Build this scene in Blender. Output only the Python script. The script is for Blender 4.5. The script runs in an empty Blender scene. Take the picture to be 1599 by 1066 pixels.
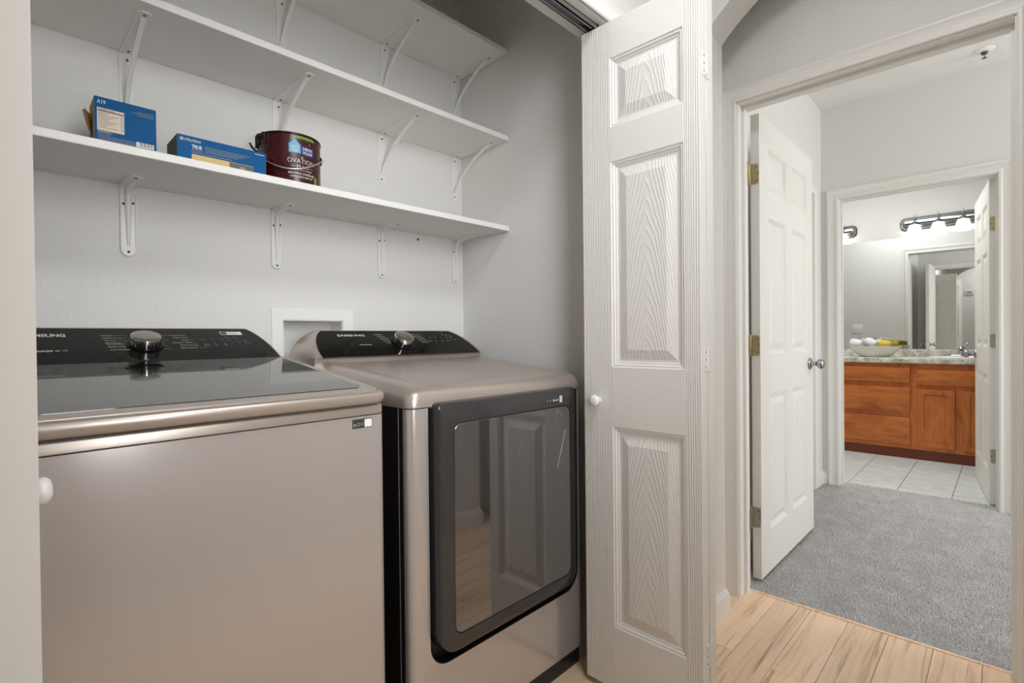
import bpy, bmesh, math, random
import numpy as np
from mathutils import Vector, Matrix
random.seed(7); np.random.seed(7)
S = bpy.context.scene
COL = S.collection
PI = math.pi

# ------------------------------------------------------------------ camera
CAM = dict(f=802.788, yaw=43.933, pitch=-0.4747, roll=-0.5925, h=1.0894)
def set_camera():
    cd = bpy.data.cameras.new('camera'); co = bpy.data.objects.new('camera', cd); COL.objects.link(co)
    ya, pi_, ro = (math.radians(CAM[k]) for k in ('yaw', 'pitch', 'roll'))
    fw = Vector((math.cos(ya)*math.cos(pi_), math.sin(ya)*math.cos(pi_), math.sin(pi_)))
    rt = Vector((math.sin(ya), -math.cos(ya), 0)); up = rt.cross(fw)
    c, s = math.cos(ro), math.sin(ro)
    r2 = rt*c + up*s; u2 = up*c - rt*s          # turn about the view axis
    m = Matrix((r2, u2, -fw)).transposed().to_4x4(); m.translation = Vector((0, 0, CAM['h']))
    co.matrix_world = m
    cd.sensor_fit = 'HORIZONTAL'; cd.sensor_width = 36.0; cd.lens = CAM['f']*36.0/1599.0
    cd.clip_start = 0.02; cd.clip_end = 60
    S.camera = co
set_camera()

# ------------------------------------------------------------------ world, lights, exposure
w = bpy.data.worlds.new('world'); S.world = w; w.use_nodes = True
w.node_tree.nodes['Background'].inputs[0].default_value = (0.9, 0.95, 1.0, 1)
w.node_tree.nodes['Background'].inputs[1].default_value = 0.6
S.view_settings.view_transform = 'Standard'; S.view_settings.look = 'None'
S.view_settings.gamma = 1.0; S.view_settings.use_curve_mapping = False
S.view_settings.exposure = 0.0
try:
    S.cycles.use_denoising = True; S.cycles.diffuse_bounces = 8; S.cycles.max_bounces = 14
    S.cycles.sample_clamp_indirect = 6.0; S.cycles.caustics_reflective = False
except Exception: pass
def area(name, loc, target, sx, sy, watts, col=(1, 1, 1)):
    l = bpy.data.lights.new(name, 'AREA'); l.shape = 'RECTANGLE'; l.size = sx; l.size_y = sy
    l.energy = watts; l.color = col
    o = bpy.data.objects.new(name, l); COL.objects.link(o); o.location = loc
    o.rotation_euler = (Vector(target)-Vector(loc)).to_track_quat('-Z', 'Y').to_euler(); return o
DAY = (0.96, 0.975, 0.995)
area('living_ceiling_light', (-0.6, -3.0, 2.68), (-0.6, -3.0, 0), 1.8, 2.0, 10, DAY)
area('hall_ceiling_light', (0.78, 0.06, 2.67), (0.78, 0.06, 0), 0.42, 0.42, 17, DAY)
area('closet_fill_light', (0.50, -0.43, 1.48), (1.12, 1.5, 1.30), 0.7, 1.45, 10.8, DAY).data.spread = math.radians(85)  # added unseen fill aimed into the closet, not a fixture of the hall
area('hall_far_light', (-2.4, 0.2, 2.67), (-2.4, 0.2, 0), 0.40, 0.40, 8, DAY)
area('bedroom_window_light', (3.2, -2.9, 1.6), (3.3, 0.9, 1.4), 1.6, 1.5, 56, (.97, .985, 1.0))
area('bathroom_ceiling_light', (5.0, 0.9, 2.66), (5.0, 0.9, 0), 0.9, 0.9, 21, (1.0, 1.0, 1.0))

# ------------------------------------------------------------------ materials
def lin(c):
    return tuple((x/255/12.92 if x/255 <= .04045 else ((x/255+.055)/1.055)**2.4) for x in c)
def rgba(c): return (*lin(c), 1)
class NT:
    def __init__(s, name):
        s.m = bpy.data.materials.new(name); s.m.use_nodes = True; s.t = s.m.node_tree
        s.b = s.t.nodes['Principled BSDF']
    def n(s, typ, **kw):
        o = s.t.nodes.new(typ)
        for k, v in kw.items():
            if k in o.inputs: o.inputs[k].default_value = v
            else: setattr(o, k, v)
        return o
    def l(s, a, ao, b, bi): s.t.links.new(a.outputs[ao], b.inputs[bi])
    def coord(s, out='Object', scale=(1, 1, 1), rot=(0, 0, 0)):
        c = s.n('ShaderNodeTexCoord'); mp = s.n('ShaderNodeMapping'); mp.inputs['Scale'].default_value = scale
        mp.inputs['Rotation'].default_value = rot
        s.l(c, out, mp, 'Vector'); return mp
    def ramp(s, src, out, stops):
        r = s.n('ShaderNodeValToRGB'); e = r.color_ramp.elements
        while len(e) < len(stops): e.new(0.5)
        for el, (p, c) in zip(e, stops): el.position = p; el.color = rgba(c) if max(c) > 1.001 else (*c, 1)
        s.l(src, out, r, 'Fac'); return r
    def bump(s, src, out, strength=.3, dist=.002):
        b = s.n('ShaderNodeBump'); b.inputs['Strength'].default_value = strength; b.inputs['Distance'].default_value = dist
        s.l(src, out, b, 'Height'); s.l(b, 'Normal', s.b, 'Normal'); return b
    def set(s, col=None, rough=None, metal=None, ior=None, coat=None, emit=None, estr=None, spec=None):
        i = s.b.inputs
        if col is not None: i['Base Color'].default_value = rgba(col) if max(col) > 1.001 else (*col, 1)
        if rough is not None: i['Roughness'].default_value = rough
        if metal is not None: i['Metallic'].default_value = metal
        if ior is not None: i['IOR'].default_value = ior
        if coat is not None: i['Coat Weight'].default_value = coat; i['Coat Roughness'].default_value = .03
        if spec is not None: i['Specular IOR Level'].default_value = spec
        if emit is not None: i['Emission Color'].default_value = rgba(emit); i['Emission Strength'].default_value = estr
        return s
M = {}
def plain(name, col, rough=.5, metal=0, **kw):
    t = NT(name); t.set(col, rough, metal, **kw)
    if 'fleck' not in kw:
        mp = t.coord(); nz = t.n('ShaderNodeTexNoise', Scale=35.0, Detail=3.0); t.l(mp, 0, nz, 'Vector')
        mr = t.n('ShaderNodeMapRange'); mr.inputs['To Min'].default_value = max(0, rough-.03); mr.inputs['To Max'].default_value = min(1, rough+.03)
        t.l(nz, 'Fac', mr, 'Value'); t.l(mr, 'Result', t.b, 'Roughness')
    M[name] = t.m; return t
def wallpaint(name, col, strength=.22, scale=95):
    t = NT(name); t.set(col, .62, spec=.35)
    mp = t.coord(); nz = t.n('ShaderNodeTexNoise', Scale=float(scale), Detail=4.0, Roughness=.55); t.l(mp, 0, nz, 'Vector')
    rp = t.ramp(nz, 'Fac', [(.38, (0, 0, 0)), (.62, (1, 1, 1))]); t.bump(rp, 'Color', strength, .003); M[name] = t.m
wallpaint('wall_paint', (222, 221, 218))
wallpaint('ceiling_paint', (232, 231, 228), .3, 60)
plain('trim_white', (228, 226, 222), .42)
plain('shelf_white', (226, 225, 222), .45)
plain('bracket_white', (228, 227, 224), .38)
plain('door_white', (228, 226, 221), .45)
def grain(name, horizontal=False):
    t = NT(name); t.set((228, 226, 221), .48)
    c = t.n('ShaderNodeTexCoord'); sp = t.n('ShaderNodeSeparateXYZ'); t.l(c, 'Object', sp, 0)
    mp = t.n('ShaderNodeMapping'); mp.inputs['Scale'].default_value = (7, 7, 40) if horizontal else (40, 7, 1.6); t.l(c, 'Object', mp, 0)
    nz = t.n('ShaderNodeTexNoise', Scale=1.0, Detail=2.0); t.l(mp, 0, nz, 'Vector')
    m1 = t.n('ShaderNodeMath', operation='MULTIPLY'); t.l(sp, 'Z' if horizontal else 'X', m1, 0); m1.inputs[1].default_value = 2*PI/.0062
    m2 = t.n('ShaderNodeMath', operation='MULTIPLY'); t.l(nz, 'Fac', m2, 0); m2.inputs[1].default_value = 9.0
    m3 = t.n('ShaderNodeMath', operation='ADD'); t.l(m1, 0, m3, 0); t.l(m2, 0, m3, 1)
    m4 = t.n('ShaderNodeMath', operation='SINE'); t.l(m3, 0, m4, 0)
    b = t.n('ShaderNodeBump'); b.inputs['Strength'].default_value = .07 if horizontal else .36; b.inputs['Distance'].default_value = .0013
    t.l(m4, 0, b, 'Height'); t.l(b, 'Normal', t.b, 'Normal'); M[name] = t.m
grain('door_stile'); grain('door_rail', True)
def cathedral():
    t = NT('door_cathedral'); t.set((228, 226, 221), .48)
    c = t.n('ShaderNodeTexCoord'); sp = t.n('ShaderNodeSeparateXYZ'); t.l(c, 'Object', sp, 0)
    nz = t.n('ShaderNodeTexNoise', Scale=14.0, Detail=2.0); mp = t.n('ShaderNodeMapping'); mp.inputs['Scale'].default_value = (1, 1, .35)
    t.l(c, 'Object', mp, 0); t.l(mp, 0, nz, 'Vector')
    def math_(op, a, b):
        m = t.n('ShaderNodeMath', operation=op)
        for i, v in enumerate((a, b)):
            if isinstance(v, (int, float)): m.inputs[i].default_value = v
            else: t.t.links.new(v, m.inputs[i])
        return m.outputs[0]
    ab = math_('ABSOLUTE', sp.outputs['X'], 0); u2 = math_('MULTIPLY', math_('POWER', ab, 1.5), 15.0)
    v = math_('ADD', math_('ADD', sp.outputs['Z'], u2), math_('MULTIPLY', nz.outputs['Fac'], .11))
    wv = math_('SINE', math_('MULTIPLY', v, 140.0), 0)
    pw = math_('POWER', math_('ADD', math_('MULTIPLY', wv, .5), .5), 4.0)
    b = t.n('ShaderNodeBump'); b.inputs['Strength'].default_value = .42; b.inputs['Distance'].default_value = .0016
    t.t.links.new(pw, b.inputs['Height']); t.l(b, 'Normal', t.b, 'Normal'); M['door_cathedral'] = t.m
cathedral()
def brushed(name, col, rough, metal, sc=(6, 6, 400), strength=.04):
    t = NT(name); t.set(col, rough, metal)
    mp = t.coord(scale=sc); nz = t.n('ShaderNodeTexNoise', Scale=1.0, Detail=2.0); t.l(mp, 0, nz, 'Vector')
    mr = t.n('ShaderNodeMapRange'); mr.inputs['To Min'].default_value = rough-.015; mr.inputs['To Max'].default_value = rough+.02
    t.l(nz, 'Fac', mr, 'Value'); t.l(mr, 'Result', t.b, 'Roughness'); 
    if strength > 0:
        mx = t.n('ShaderNodeMix', data_type='RGBA', blend_type='MULTIPLY'); mx.inputs[0].default_value = .02; mx.inputs[6].default_value = rgba(col)
        t.l(nz, 'Fac', mx, 7); t.l(mx, 2, t.b, 'Base Color')
    M[name] = t.m
brushed('champagne_front', (206, 200, 197), .19, .6, (5, 5, 330))
brushed('champagne_top', (186, 175, 166), .30, .58, (2, 2, 2), 0)
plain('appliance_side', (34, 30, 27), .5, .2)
plain('console_black', (13, 12, 9), .06, ior=1.24)
plain('lid_glass', (26, 26, 22), .04, ior=1.7)
plain('door_charcoal', (62, 61, 62), .13, .25, ior=1.6)
plain('door_pane', (32, 32, 37), .04, ior=3.0)
plain('black_rubber', (14, 13, 12), .45)
plain('kick_dark', (26, 28, 34), .35)
plain('knob_silver', (170, 166, 160), .22, 1.0)
plain('chrome', (205, 207, 212), .08, 1.0)
plain('plate_metal', (140, 144, 140), .22, 1.0)
plain('satin_nickel', (165, 168, 176), .2, 1.0)
plain('brass', (190, 174, 132), .34, .85)
plain('nickel_hinge', (178, 172, 158), .35, .8)
plain('screw_grey', (96, 94, 92), .4, .8)
plain('print_white', (206, 204, 200), .5)
plain('print_grey', (138, 136, 132), .5)
plain('print_black', (16, 16, 16), .5)
plain('label_white', (236, 235, 230), .5)
plain('label_dark', (52, 52, 52), .5)
plain('carton_blue', (18, 88, 142), .6, spec=.15)
plain('carton_navy', (12, 26, 44), .5)
plain('carton_grey', (92, 92, 90), .6)
plain('carton_kraft', (168, 142, 86), .8)
plain('carton_picture', (206, 178, 112), .5)
plain('facts_cream', (222, 208, 190), .6)
plain('can_maroon', (62, 14, 18), .28)
plain('can_rim', (58, 40, 24), .22, .7)
plain('can_green', (120, 150, 58), .4)
plain('can_cyan', (92, 176, 208), .4)
plain('can_royal', (36, 52, 140), .4)
plain('wire', (205, 203, 200), .35, .9)
plain('dried_paint', (20, 17, 12), .6)
plain('white_plastic', (236, 235, 232), .35)
plain('knob_white', (232, 230, 226), .3)
plain('aluminium', (168, 168, 170), .35, .9)
plain('towel_white', (238, 238, 240), .95)
plain('towel_grey', (190, 192, 198), .95)
plain('towel_green', (214, 222, 170), .95)
plain('towel_yellow', (222, 196, 78), .95)
plain('towel_olive', (164, 150, 60), .95)
plain('bowl_ceramic', (226, 228, 222), .25)
plain('porcelain', (238, 239, 238), .12)
plain('drawer_gap', (60, 30, 16), .6)
plain('bronze_glass', (120, 116, 88), .15)
t = NT('mirror_glass'); t.set((232, 235, 233), .0, 1.0); M['mirror_glass'] = t.m
t = plain('lamp_glass', (250, 248, 244), .3); t.set(emit=(255, 250, 242), estr=3.6)
def wood_floor():
    t = NT('oak_plank'); t.set(None, .42)
    oi = t.n('ShaderNodeObjectInfo'); c = t.n('ShaderNodeTexCoord')
    ad = t.n('ShaderNodeVectorMath', operation='MULTIPLY_ADD'); ad.inputs[1].default_value = (1, 1, 1)
    sc = t.n('ShaderNodeVectorMath', operation='SCALE'); sc.inputs['Scale'].default_value = 37.0
    cb = t.n('ShaderNodeCombineXYZ'); t.l(oi, 'Random', cb, 0); t.l(oi, 'Random', cb, 1); t.l(cb, 0, sc, 0)
    t.l(c, 'Object', ad, 0); t.l(sc, 0, ad, 2)
    mp = t.n('ShaderNodeMapping'); mp.inputs['Scale'].default_value = (1.3, 26, 1); t.l(ad, 0, mp, 0)
    n1 = t.n('ShaderNodeTexNoise', Scale=1.6, Detail=7.0, Roughness=.62, Distortion=.9); t.l(mp, 0, n1, 'Vector')
    mp2 = t.n('ShaderNodeMapping'); mp2.inputs['Scale'].default_value = (1.3, 24, 1); t.l(ad, 0, mp2, 0)
    n2 = t.n('ShaderNodeTexNoise', Scale=1.5, Detail=4.0, Distortion=.7); t.l(mp2, 0, n2, 'Vector')
    r1 = t.ramp(n1, 'Fac', [(.30, (204, 168, 132)), (.45, (236, 204, 172)), (.62, (244, 216, 188)), (.78, (230, 196, 162))])
    r2 = t.ramp(n2, 'Fac', [(.28, (150, 122, 98)), (.37, (255, 255, 255)), (1, (255, 255, 255))])
    mx = t.n('ShaderNodeMix', data_type='RGBA', blend_type='MULTIPLY'); mx.inputs[0].default_value = .55
    t.l(r1, 'Color', mx, 6); t.l(r2, 'Color', mx, 7)
    hs = t.n('ShaderNodeHueSaturation'); mr = t.n('ShaderNodeMapRange'); mr.inputs['To Min'].default_value = .9; mr.inputs['To Max'].default_value = 1.08
    t.l(oi, 'Random', mr, 'Value'); t.l(mr, 'Result', hs, 'Value'); t.l(mx, 2, hs, 'Color'); t.l(hs, 'Color', t.b, 'Base Color')
    t.bump(n1, 'Fac', .25, .001); M['oak_plank'] = t.m
wood_floor()
def cherry(name, vertical):
    t = NT(name); t.set(None, .36)
    mp = t.coord(scale=(4, 4, 1.6) if vertical else (4, 1.6, 5))
    n1 = t.n('ShaderNodeTexNoise', Scale=2.2, Detail=6.0, Roughness=.6, Distortion=1.4); t.l(mp, 0, n1, 'Vector')
    mp2 = t.coord(scale=(60, 60, 3) if vertical else (60, 3, 60)); n2 = t.n('ShaderNodeTexNoise', Scale=2.0, Detail=3.0); t.l(mp2, 0, n2, 'Vector')
    r = t.ramp(n1, 'Fac', [(.25, (164, 84, 32)), (.5, (206, 118, 50)), (.75, (218, 134, 66))])
    r2 = t.ramp(n2, 'Fac', [(.3, (205, 190, 180)), (.7, (255, 255, 255))])
    mx = t.n('ShaderNodeMix', data_type='RGBA', blend_type='MULTIPLY'); mx.inputs[0].default_value = .6
    t.l(r, 'Color', mx, 6); t.l(r2, 'Color', mx, 7); t.l(mx, 2, t.b, 'Base Color'); M[name] = t.m
cherry('cherry_v', True); cherry('cherry_h', False)
plain('cherry_dark', (112, 50, 22), .45)
def speckle():
    t = NT('speckled_laminate'); t.set(None, .22)
    mp = t.coord(); n1 = t.n('ShaderNodeTexNoise', Scale=55.0, Detail=4.0, Roughness=.7); t.l(mp, 0, n1, 'Vector')
    n2 = t.n('ShaderNodeTexNoise', Scale=14.0, Detail=2.0); t.l(mp, 0, n2, 'Vector')
    r = t.ramp(n1, 'Fac', [(.32, (140, 138, 124)), (.44, (222, 221, 212)), (.58, (240, 240, 234)), (.7, (186, 174, 156))])
    r2 = t.ramp(n2, 'Fac', [(.35, (205, 205, 190)), (.6, (255, 255, 255))])
    mx = t.n('ShaderNodeMix', data_type='RGBA', blend_type='MULTIPLY'); mx.inputs[0].default_value = 1
    t.l(r, 'Color', mx, 6); t.l(r2, 'Color', mx, 7); t.l(mx, 2, t.b, 'Base Color'); M['speckled_laminate'] = t.m
speckle()
def tile():
    t = NT('tile'); t.set(None, .35)
    mp = t.coord(scale=(26, 4, 1)); n1 = t.n('ShaderNodeTexNoise', Scale=1.6, Detail=5.0, Roughness=.6, Distortion=.7); t.l(mp, 0, n1, 'Vector')
    r = t.ramp(n1, 'Fac', [(.3, (192, 200, 192)), (.5, (222, 232, 230)), (.68, (230, 240, 238)), (.8, (222, 222, 206))])
    t.l(r, 'Color', t.b, 'Base Color'); M['tile'] = t.m
tile()
plain('grout', (158, 154, 144), .8)
def carpet_mat():
    t = NT('carpet'); t.set(None, .95, spec=.1)
    mp = t.coord(); n1 = t.n('ShaderNodeTexNoise', Scale=210.0, Detail=3.0, Roughness=.7); t.l(mp, 0, n1, 'Vector')
    n2 = t.n('ShaderNodeTexNoise', Scale=9.0, Detail=3.0); t.l(mp, 0, n2, 'Vector')
    r = t.ramp(n1, 'Fac', [(.30, (136, 134, 133)), (.48, (208, 206, 204)), (.7, (240, 239, 238))])
    r2 = t.ramp(n2, 'Fac', [(.35, (240, 239, 239)), (.65, (255, 255, 255))])
    mx = t.n('ShaderNodeMix', data_type='RGBA', blend_type='MULTIPLY'); mx.inputs[0].default_value = 1
    t.l(r, 'Color', mx, 6); t.l(r2, 'Color', mx, 7); t.l(mx, 2, t.b, 'Base Color'); M['carpet'] = t.m
carpet_mat()

# ------------------------------------------------------------------ mesh helpers
class MB:
    """vertex / face collector that becomes one mesh object"""
    def __init__(s): s.v = []; s.f = []; s.mi = []
    def add(s, vs, fs, mi=0):
        o = len(s.v); s.v += [tuple(p) for p in vs]; s.f += [tuple(i+o for i in f) for f in fs]; s.mi += [mi]*len(fs); return s
    def box(s, x0, x1, y0, y1, z0, z1, bevel=0, seg=2, mi=0):
        if bevel <= 0:
            vs = [(x, y, z) for x in (x0, x1) for y in (y0, y1) for z in (z0, z1)]
            return s.add(vs, [(0, 1, 3, 2), (4, 6, 7, 5), (0, 4, 5, 1), (2, 3, 7, 6), (0, 2, 6, 4), (1, 5, 7, 3)], mi)
        b = bmesh.new(); bmesh.ops.create_cube(b, size=1)
        for v in b.verts: v.co = ((x0+x1)/2+v.co.x*(x1-x0), (y0+y1)/2+v.co.y*(y1-y0), (z0+z1)/2+v.co.z*(z1-z0))
        bmesh.ops.bevel(b, geom=b.edges[:], offset=bevel, segments=seg, profile=.5, affect='EDGES', clamp_overlap=True)
        return s.bm(b, mi)
    def bm(s, b, mi=0):
        b.verts.ensure_lookup_table(); b.verts.index_update()
        s.add([v.co[:] for v in b.verts], [tuple(v.index for v in f.verts) for f in b.faces], mi); b.free(); return s
    def prism(s, pts, a, b, axis='y', mi=0, bevel=0):
        """2-D outline extruded: axis y -> pts are (x,z); axis x -> (y,z); axis z -> (x,y)"""
        def P(p, t): return {'y': (p[0], t, p[1]), 'x': (t, p[0], p[1]), 'z': (p[0], p[1], t)}[axis]
        n = len(pts)
        vs = [P(p, a) for p in pts]+[P(p, b) for p in pts]
        fs = [tuple(range(n)), tuple(range(2*n-1, n-1, -1))]+[(i, i+n, (i+1) % n+n, (i+1) % n) for i in range(n)]
        return s.add(vs, fs, mi)
    def loft(s, rings, caps=True, closed=True, mi=0):
        n = len(rings[0]); vs = [p for r in rings for p in r]; fs = []
        for k in range(len(rings)-1):
            for i in range(n if closed else n-1):
                j = (i+1) % n; fs.append((k*n+i, k*n+j, (k+1)*n+j, (k+1)*n+i))
        if caps: fs += [tuple(range(n-1, -1, -1)), tuple(range((len(rings)-1)*n, len(rings)*n))]
        return s.add(vs, fs, mi)
    def lathe(s, prof, seg=24, mat=None, mi=0):
        """prof: (radius, height) about local z, then matrix"""
        mat = mat or Matrix(); rings = []
        for r, h in prof: rings.append([mat @ Vector((max(r, 1e-5)*math.cos(2*PI*i/seg), max(r, 1e-5)*math.sin(2*PI*i/seg), h)) for i in range(seg)])
        return s.loft(rings, True, True, mi)
    def tube(s, path, r, seg=10, mi=0):
        path = [Vector(p) for p in path]; rings = []; n0 = None
        for i, p in enumerate(path):
            d = (path[min(i+1, len(path)-1)]-path[max(i-1, 0)]).normalized()
            if n0 is None: n0 = d.orthogonal().normalized()
            n0 = (n0-d*n0.dot(d)).normalized(); b = d.cross(n0); rr = r[i] if isinstance(r, (list, tuple)) else r
            rings.append([p+n0*rr*math.cos(2*PI*k/seg)+b*rr*math.sin(2*PI*k/seg) for k in range(seg)])
        return s.loft(rings, True, True, mi)
    def xf(s, m): s.v = [tuple(m @ Vector(p)) for p in s.v]; return s
    def build(s, name, mats, parent=None, smooth=40, loc=None, rot=None):
        me = bpy.data.meshes.new(name); off = Vector(loc) if loc is not None else Vector((0, 0, 0))
        me.from_pydata([tuple(Vector(p)-off) for p in s.v], [], s.f)
        for m in (mats if isinstance(mats, (list, tuple)) else [mats]): me.materials.append(M[m])
        if any(s.mi): me.polygons.foreach_set('material_index', s.mi)
        b = bmesh.new(); b.from_mesh(me); bmesh.ops.recalc_face_normals(b, faces=b.faces[:]); b.to_mesh(me); b.free()
        if smooth:
            me.polygons.foreach_set('use_smooth', [True]*len(me.polygons)); me.set_sharp_from_angle(angle=math.radians(smooth))
        me.update()
        o = bpy.data.objects.new(name, me); COL.objects.link(o)
        if parent: o.parent = parent
        if loc is not None: o.location = loc
        if rot is not None: o.rotation_euler = rot
        return o
def box(x0, x1, y0, y1, z0, z1, bevel=0, seg=2): return MB().box(x0, x1, y0, y1, z0, z1, bevel, seg)
def tag(o, label=None, cat=None, group=None, kind=None):
    for k, v in (('label', label), ('category', cat), ('group', group), ('kind', kind)):
        if v: o[k] = v
    return o
def thing(name, label, cat, loc=(0, 0, 0), rotz=0, group=None, kind=None):
    o = bpy.data.objects.new(name, None); COL.objects.link(o); o.location = loc; o.rotation_euler = (0, 0, rotz)
    o.empty_display_size = .05
    return tag(o, label, cat, group, kind)
def rrect(x0, x1, z0, z1, r, n=6):
    """rounded outline; r one radius or four (bl, br, tr, tl)"""
    r = r if isinstance(r, (list, tuple)) else (r,)*4; out = []
    for (cx, cz, a0, q) in ((x0+r[0], z0+r[0], PI, r[0]), (x1-r[1], z0+r[1], 1.5*PI, r[1]), (x1-r[2], z1-r[2], 0, r[2]), (x0+r[3], z1-r[3], .5*PI, r[3])):
        for i in range(n+1): a = a0+i*PI/2/n; out.append((cx+q*math.cos(a), cz+q*math.sin(a)))
    return out
_tx = {}
def text_polys(s, bold=0.0):
    """flat letter polygons of height about 1, from the built-in font"""
    k = (s, bold)
    if k in _tx: return _tx[k]
    cu = bpy.data.curves.new('lettering_source', 'FONT'); cu.body = s; cu.size = 1.0; cu.offset = bold; cu.resolution_u = 3
    o = bpy.data.objects.new('lettering_source', cu); COL.objects.link(o)
    dg = bpy.context.evaluated_depsgraph_get(); ev = o.evaluated_get(dg); me = ev.to_mesh()
    vs = [v.co[:2] for v in me.vertices]; fs = [tuple(p.vertices) for p in me.polygons]
    ev.to_mesh_clear(); bpy.data.objects.remove(o); bpy.data.curves.remove(cu)
    x0 = min(v[0] for v in vs); x1 = max(v[0] for v in vs)
    _tx[k] = ([(v[0]-x0, v[1]) for v in vs], fs, x1-x0); return _tx[k]
def put_text(mb, s, fn, x, y, h, width=None, bold=0.0, align='l', mi=0):
    """fn maps (u, v) on the surface to a point; h is the capital height"""
    vs, fs, wd = text_polys(s, bold); k = h/.70; kx = width/wd if width else k
    x -= {'l': 0, 'c': wd*kx/2, 'r': wd*kx}[align]
    mb.add([fn(x+a*kx, y+b*k) for a, b in vs], fs, mi)
def rect_on(mb, fn, x0, x1, y0, y1, mi=0, nx=1):
    vs = []; fs = []
    for i in range(nx+1):
        u = x0+(x1-x0)*i/nx; vs += [fn(u, y0), fn(u, y1)]
        if i: fs.append((2*i-2, 2*i, 2*i+1, 2*i-1))
    mb.add(vs, fs, mi)

# ------------------------------------------------------------------ measured planes
XR, YB, XL = 1.4825, 1.7245, -0.13          # closet: right wall, back wall, left wall
YF, YI = 0.885, 0.994                       # hall face / closet face of the closet's front wall
JL, JR, SOF = -0.09, 1.43, 2.055            # closet opening
BX, BXB = 2.19, 2.30                        # bedroom wall
DL, DR, DT = 0.805, -0.022, 2.048           # bedroom doorway
WX, WXB = 4.27, 4.38                        # bathroom wall
QL, QR, QT = 0.866, 0.038, 2.05             # bathroom doorway
VY = 0.975                                  # left wall of the carpeted passage
MX = 6.125                                  # bathroom mirror wall
CE = 2.714
YH = -0.45                                  # hall wall behind the camera side
XC = 0.15                                   # where the hall opens into the living room
XE, YE = -2.9, -6.0

def structure(o): return tag(o, kind='structure')
# ------------------------------------------------------------------ setting: floors
fl = MB().box(XE-.1, BX+.1, YE-.1, 1.85, -.06, -.010).build('floor', 'drawer_gap', smooth=0); structure(fl)
pw = .125; row = 0; y = -.565
plank_meshes = {}
while y < 1.70:
    x = -1.9+random.random()*.5-.5*(row % 2)
    while x < BX+.085:
        L = 1.22; x0, x1 = max(x, -1.2), min(x+L, BX+.085)
        if x1-x0 > .02:
            cx, cy = (x0+x1)/2, y+pw/2
            o = MB().box(x0+.0006, x1-.0006, y+.0006, y+pw-.0006, -.010, 0, .0012, 1).build('plank', 'oak_plank', fl, 0, loc=(cx, cy, 0))
        x += L
    y += pw; row += 1
structure(MB().box(XE, -1.2, YE, 1.8, -.012, 0).box(-1.2, XC, YE, -.565, -.012, 0).build('floor_living', 'oak_plank', smooth=0))
structure(MB().box(BX+.085, WX+.10, -3.1, 1.6, -.06, -.004).build('floor_bedroom', 'carpet', smooth=0))
bf = MB().box(WX+.10, MX+.1, -.9, 2.4, -.06, -.006).build('floor_bathroom', 'grout', smooth=0); structure(bf)
ty = -.9+.005
ys = [.265+.289*k for k in range(-4, 8)]; xs = [4.385, 4.52, 5.12, 5.72, 6.12]
for a in ys:
    for i in range(len(xs)-1):
        x0, x1 = xs[i], xs[i+1]
        MB().box(x0+.002, x1-.002, a+.002, a+.287, -.006, 0, .001, 1).build('tile', 'tile', bf, 0, loc=((x0+x1)/2, a+.144, 0))
# carpet pile: short tufts over the visible passage
def carpet():
    x0, x1, y0, y1 = BX+.088, WX+.125, -.55, VY-.01
    n = 120000
    px = np.random.uniform(x0, x1, n); py = np.random.uniform(y0, y1, n)
    inw = (px > WX-.01) & ((py > QL-.01) | (py < QR+.01)); px = px[~inw]; py = py[~inw]
    ind = (px < BXB) & ((py > DL-.005) | (py < DR+.005)); px = px[~ind]; py = py[~ind]; n = len(px)
    ang = np.random.uniform(0, 2*np.pi, n); r = np.random.uniform(.0022, .0036, n); h = np.random.uniform(.006, .0125, n)
    lean = np.random.uniform(0, .006, n); la = np.random.uniform(0, 2*np.pi, n)
    V = np.zeros((n, 4, 3))
    for k in range(3):
        a = ang+k*2*np.pi/3; V[:, k, 0] = px+r*np.cos(a); V[:, k, 1] = py+r*np.sin(a); V[:, k, 2] = -.004
    V[:, 3, 0] = px+lean*np.cos(la); V[:, 3, 1] = py+lean*np.sin(la); V[:, 3, 2] = h
    base = np.arange(n)[:, None]*4
    F = np.concatenate([base+np.array([[0, 1, 3]]), base+np.array([[1, 2, 3]]), base+np.array([[2, 0, 3]])], 1).reshape(-1, 3)
    me = bpy.data.meshes.new('carpet'); me.vertices.add(n*4); me.vertices.foreach_set('co', V.reshape(-1))
    me.loops.add(F.size); me.loops.foreach_set('vertex_index', F.reshape(-1).astype(np.int32))
    me.polygons.add(len(F)); me.polygons.foreach_set('loop_start', np.arange(0, F.size, 3, dtype=np.int32))
    me.polygons.foreach_set('loop_total', np.full(len(F), 3, dtype=np.int32))
    me.update(calc_edges=True); me.polygons.foreach_set('use_smooth', [True]*len(F)); me.materials.append(M['carpet'])
    o = bpy.data.objects.new('carpet', me); COL.objects.link(o)
    tag(o, 'grey cut pile carpet between the bedroom doorway and the bathroom tiles', 'carpet', kind='stuff')
carpet()
# wood threshold strip where planks meet carpet
structure(MB().box(BX+.078, BX+.090, DR, DL, -.002, .004, .001, 1).build('trim_1', 'oak_plank', smooth=0))

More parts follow.
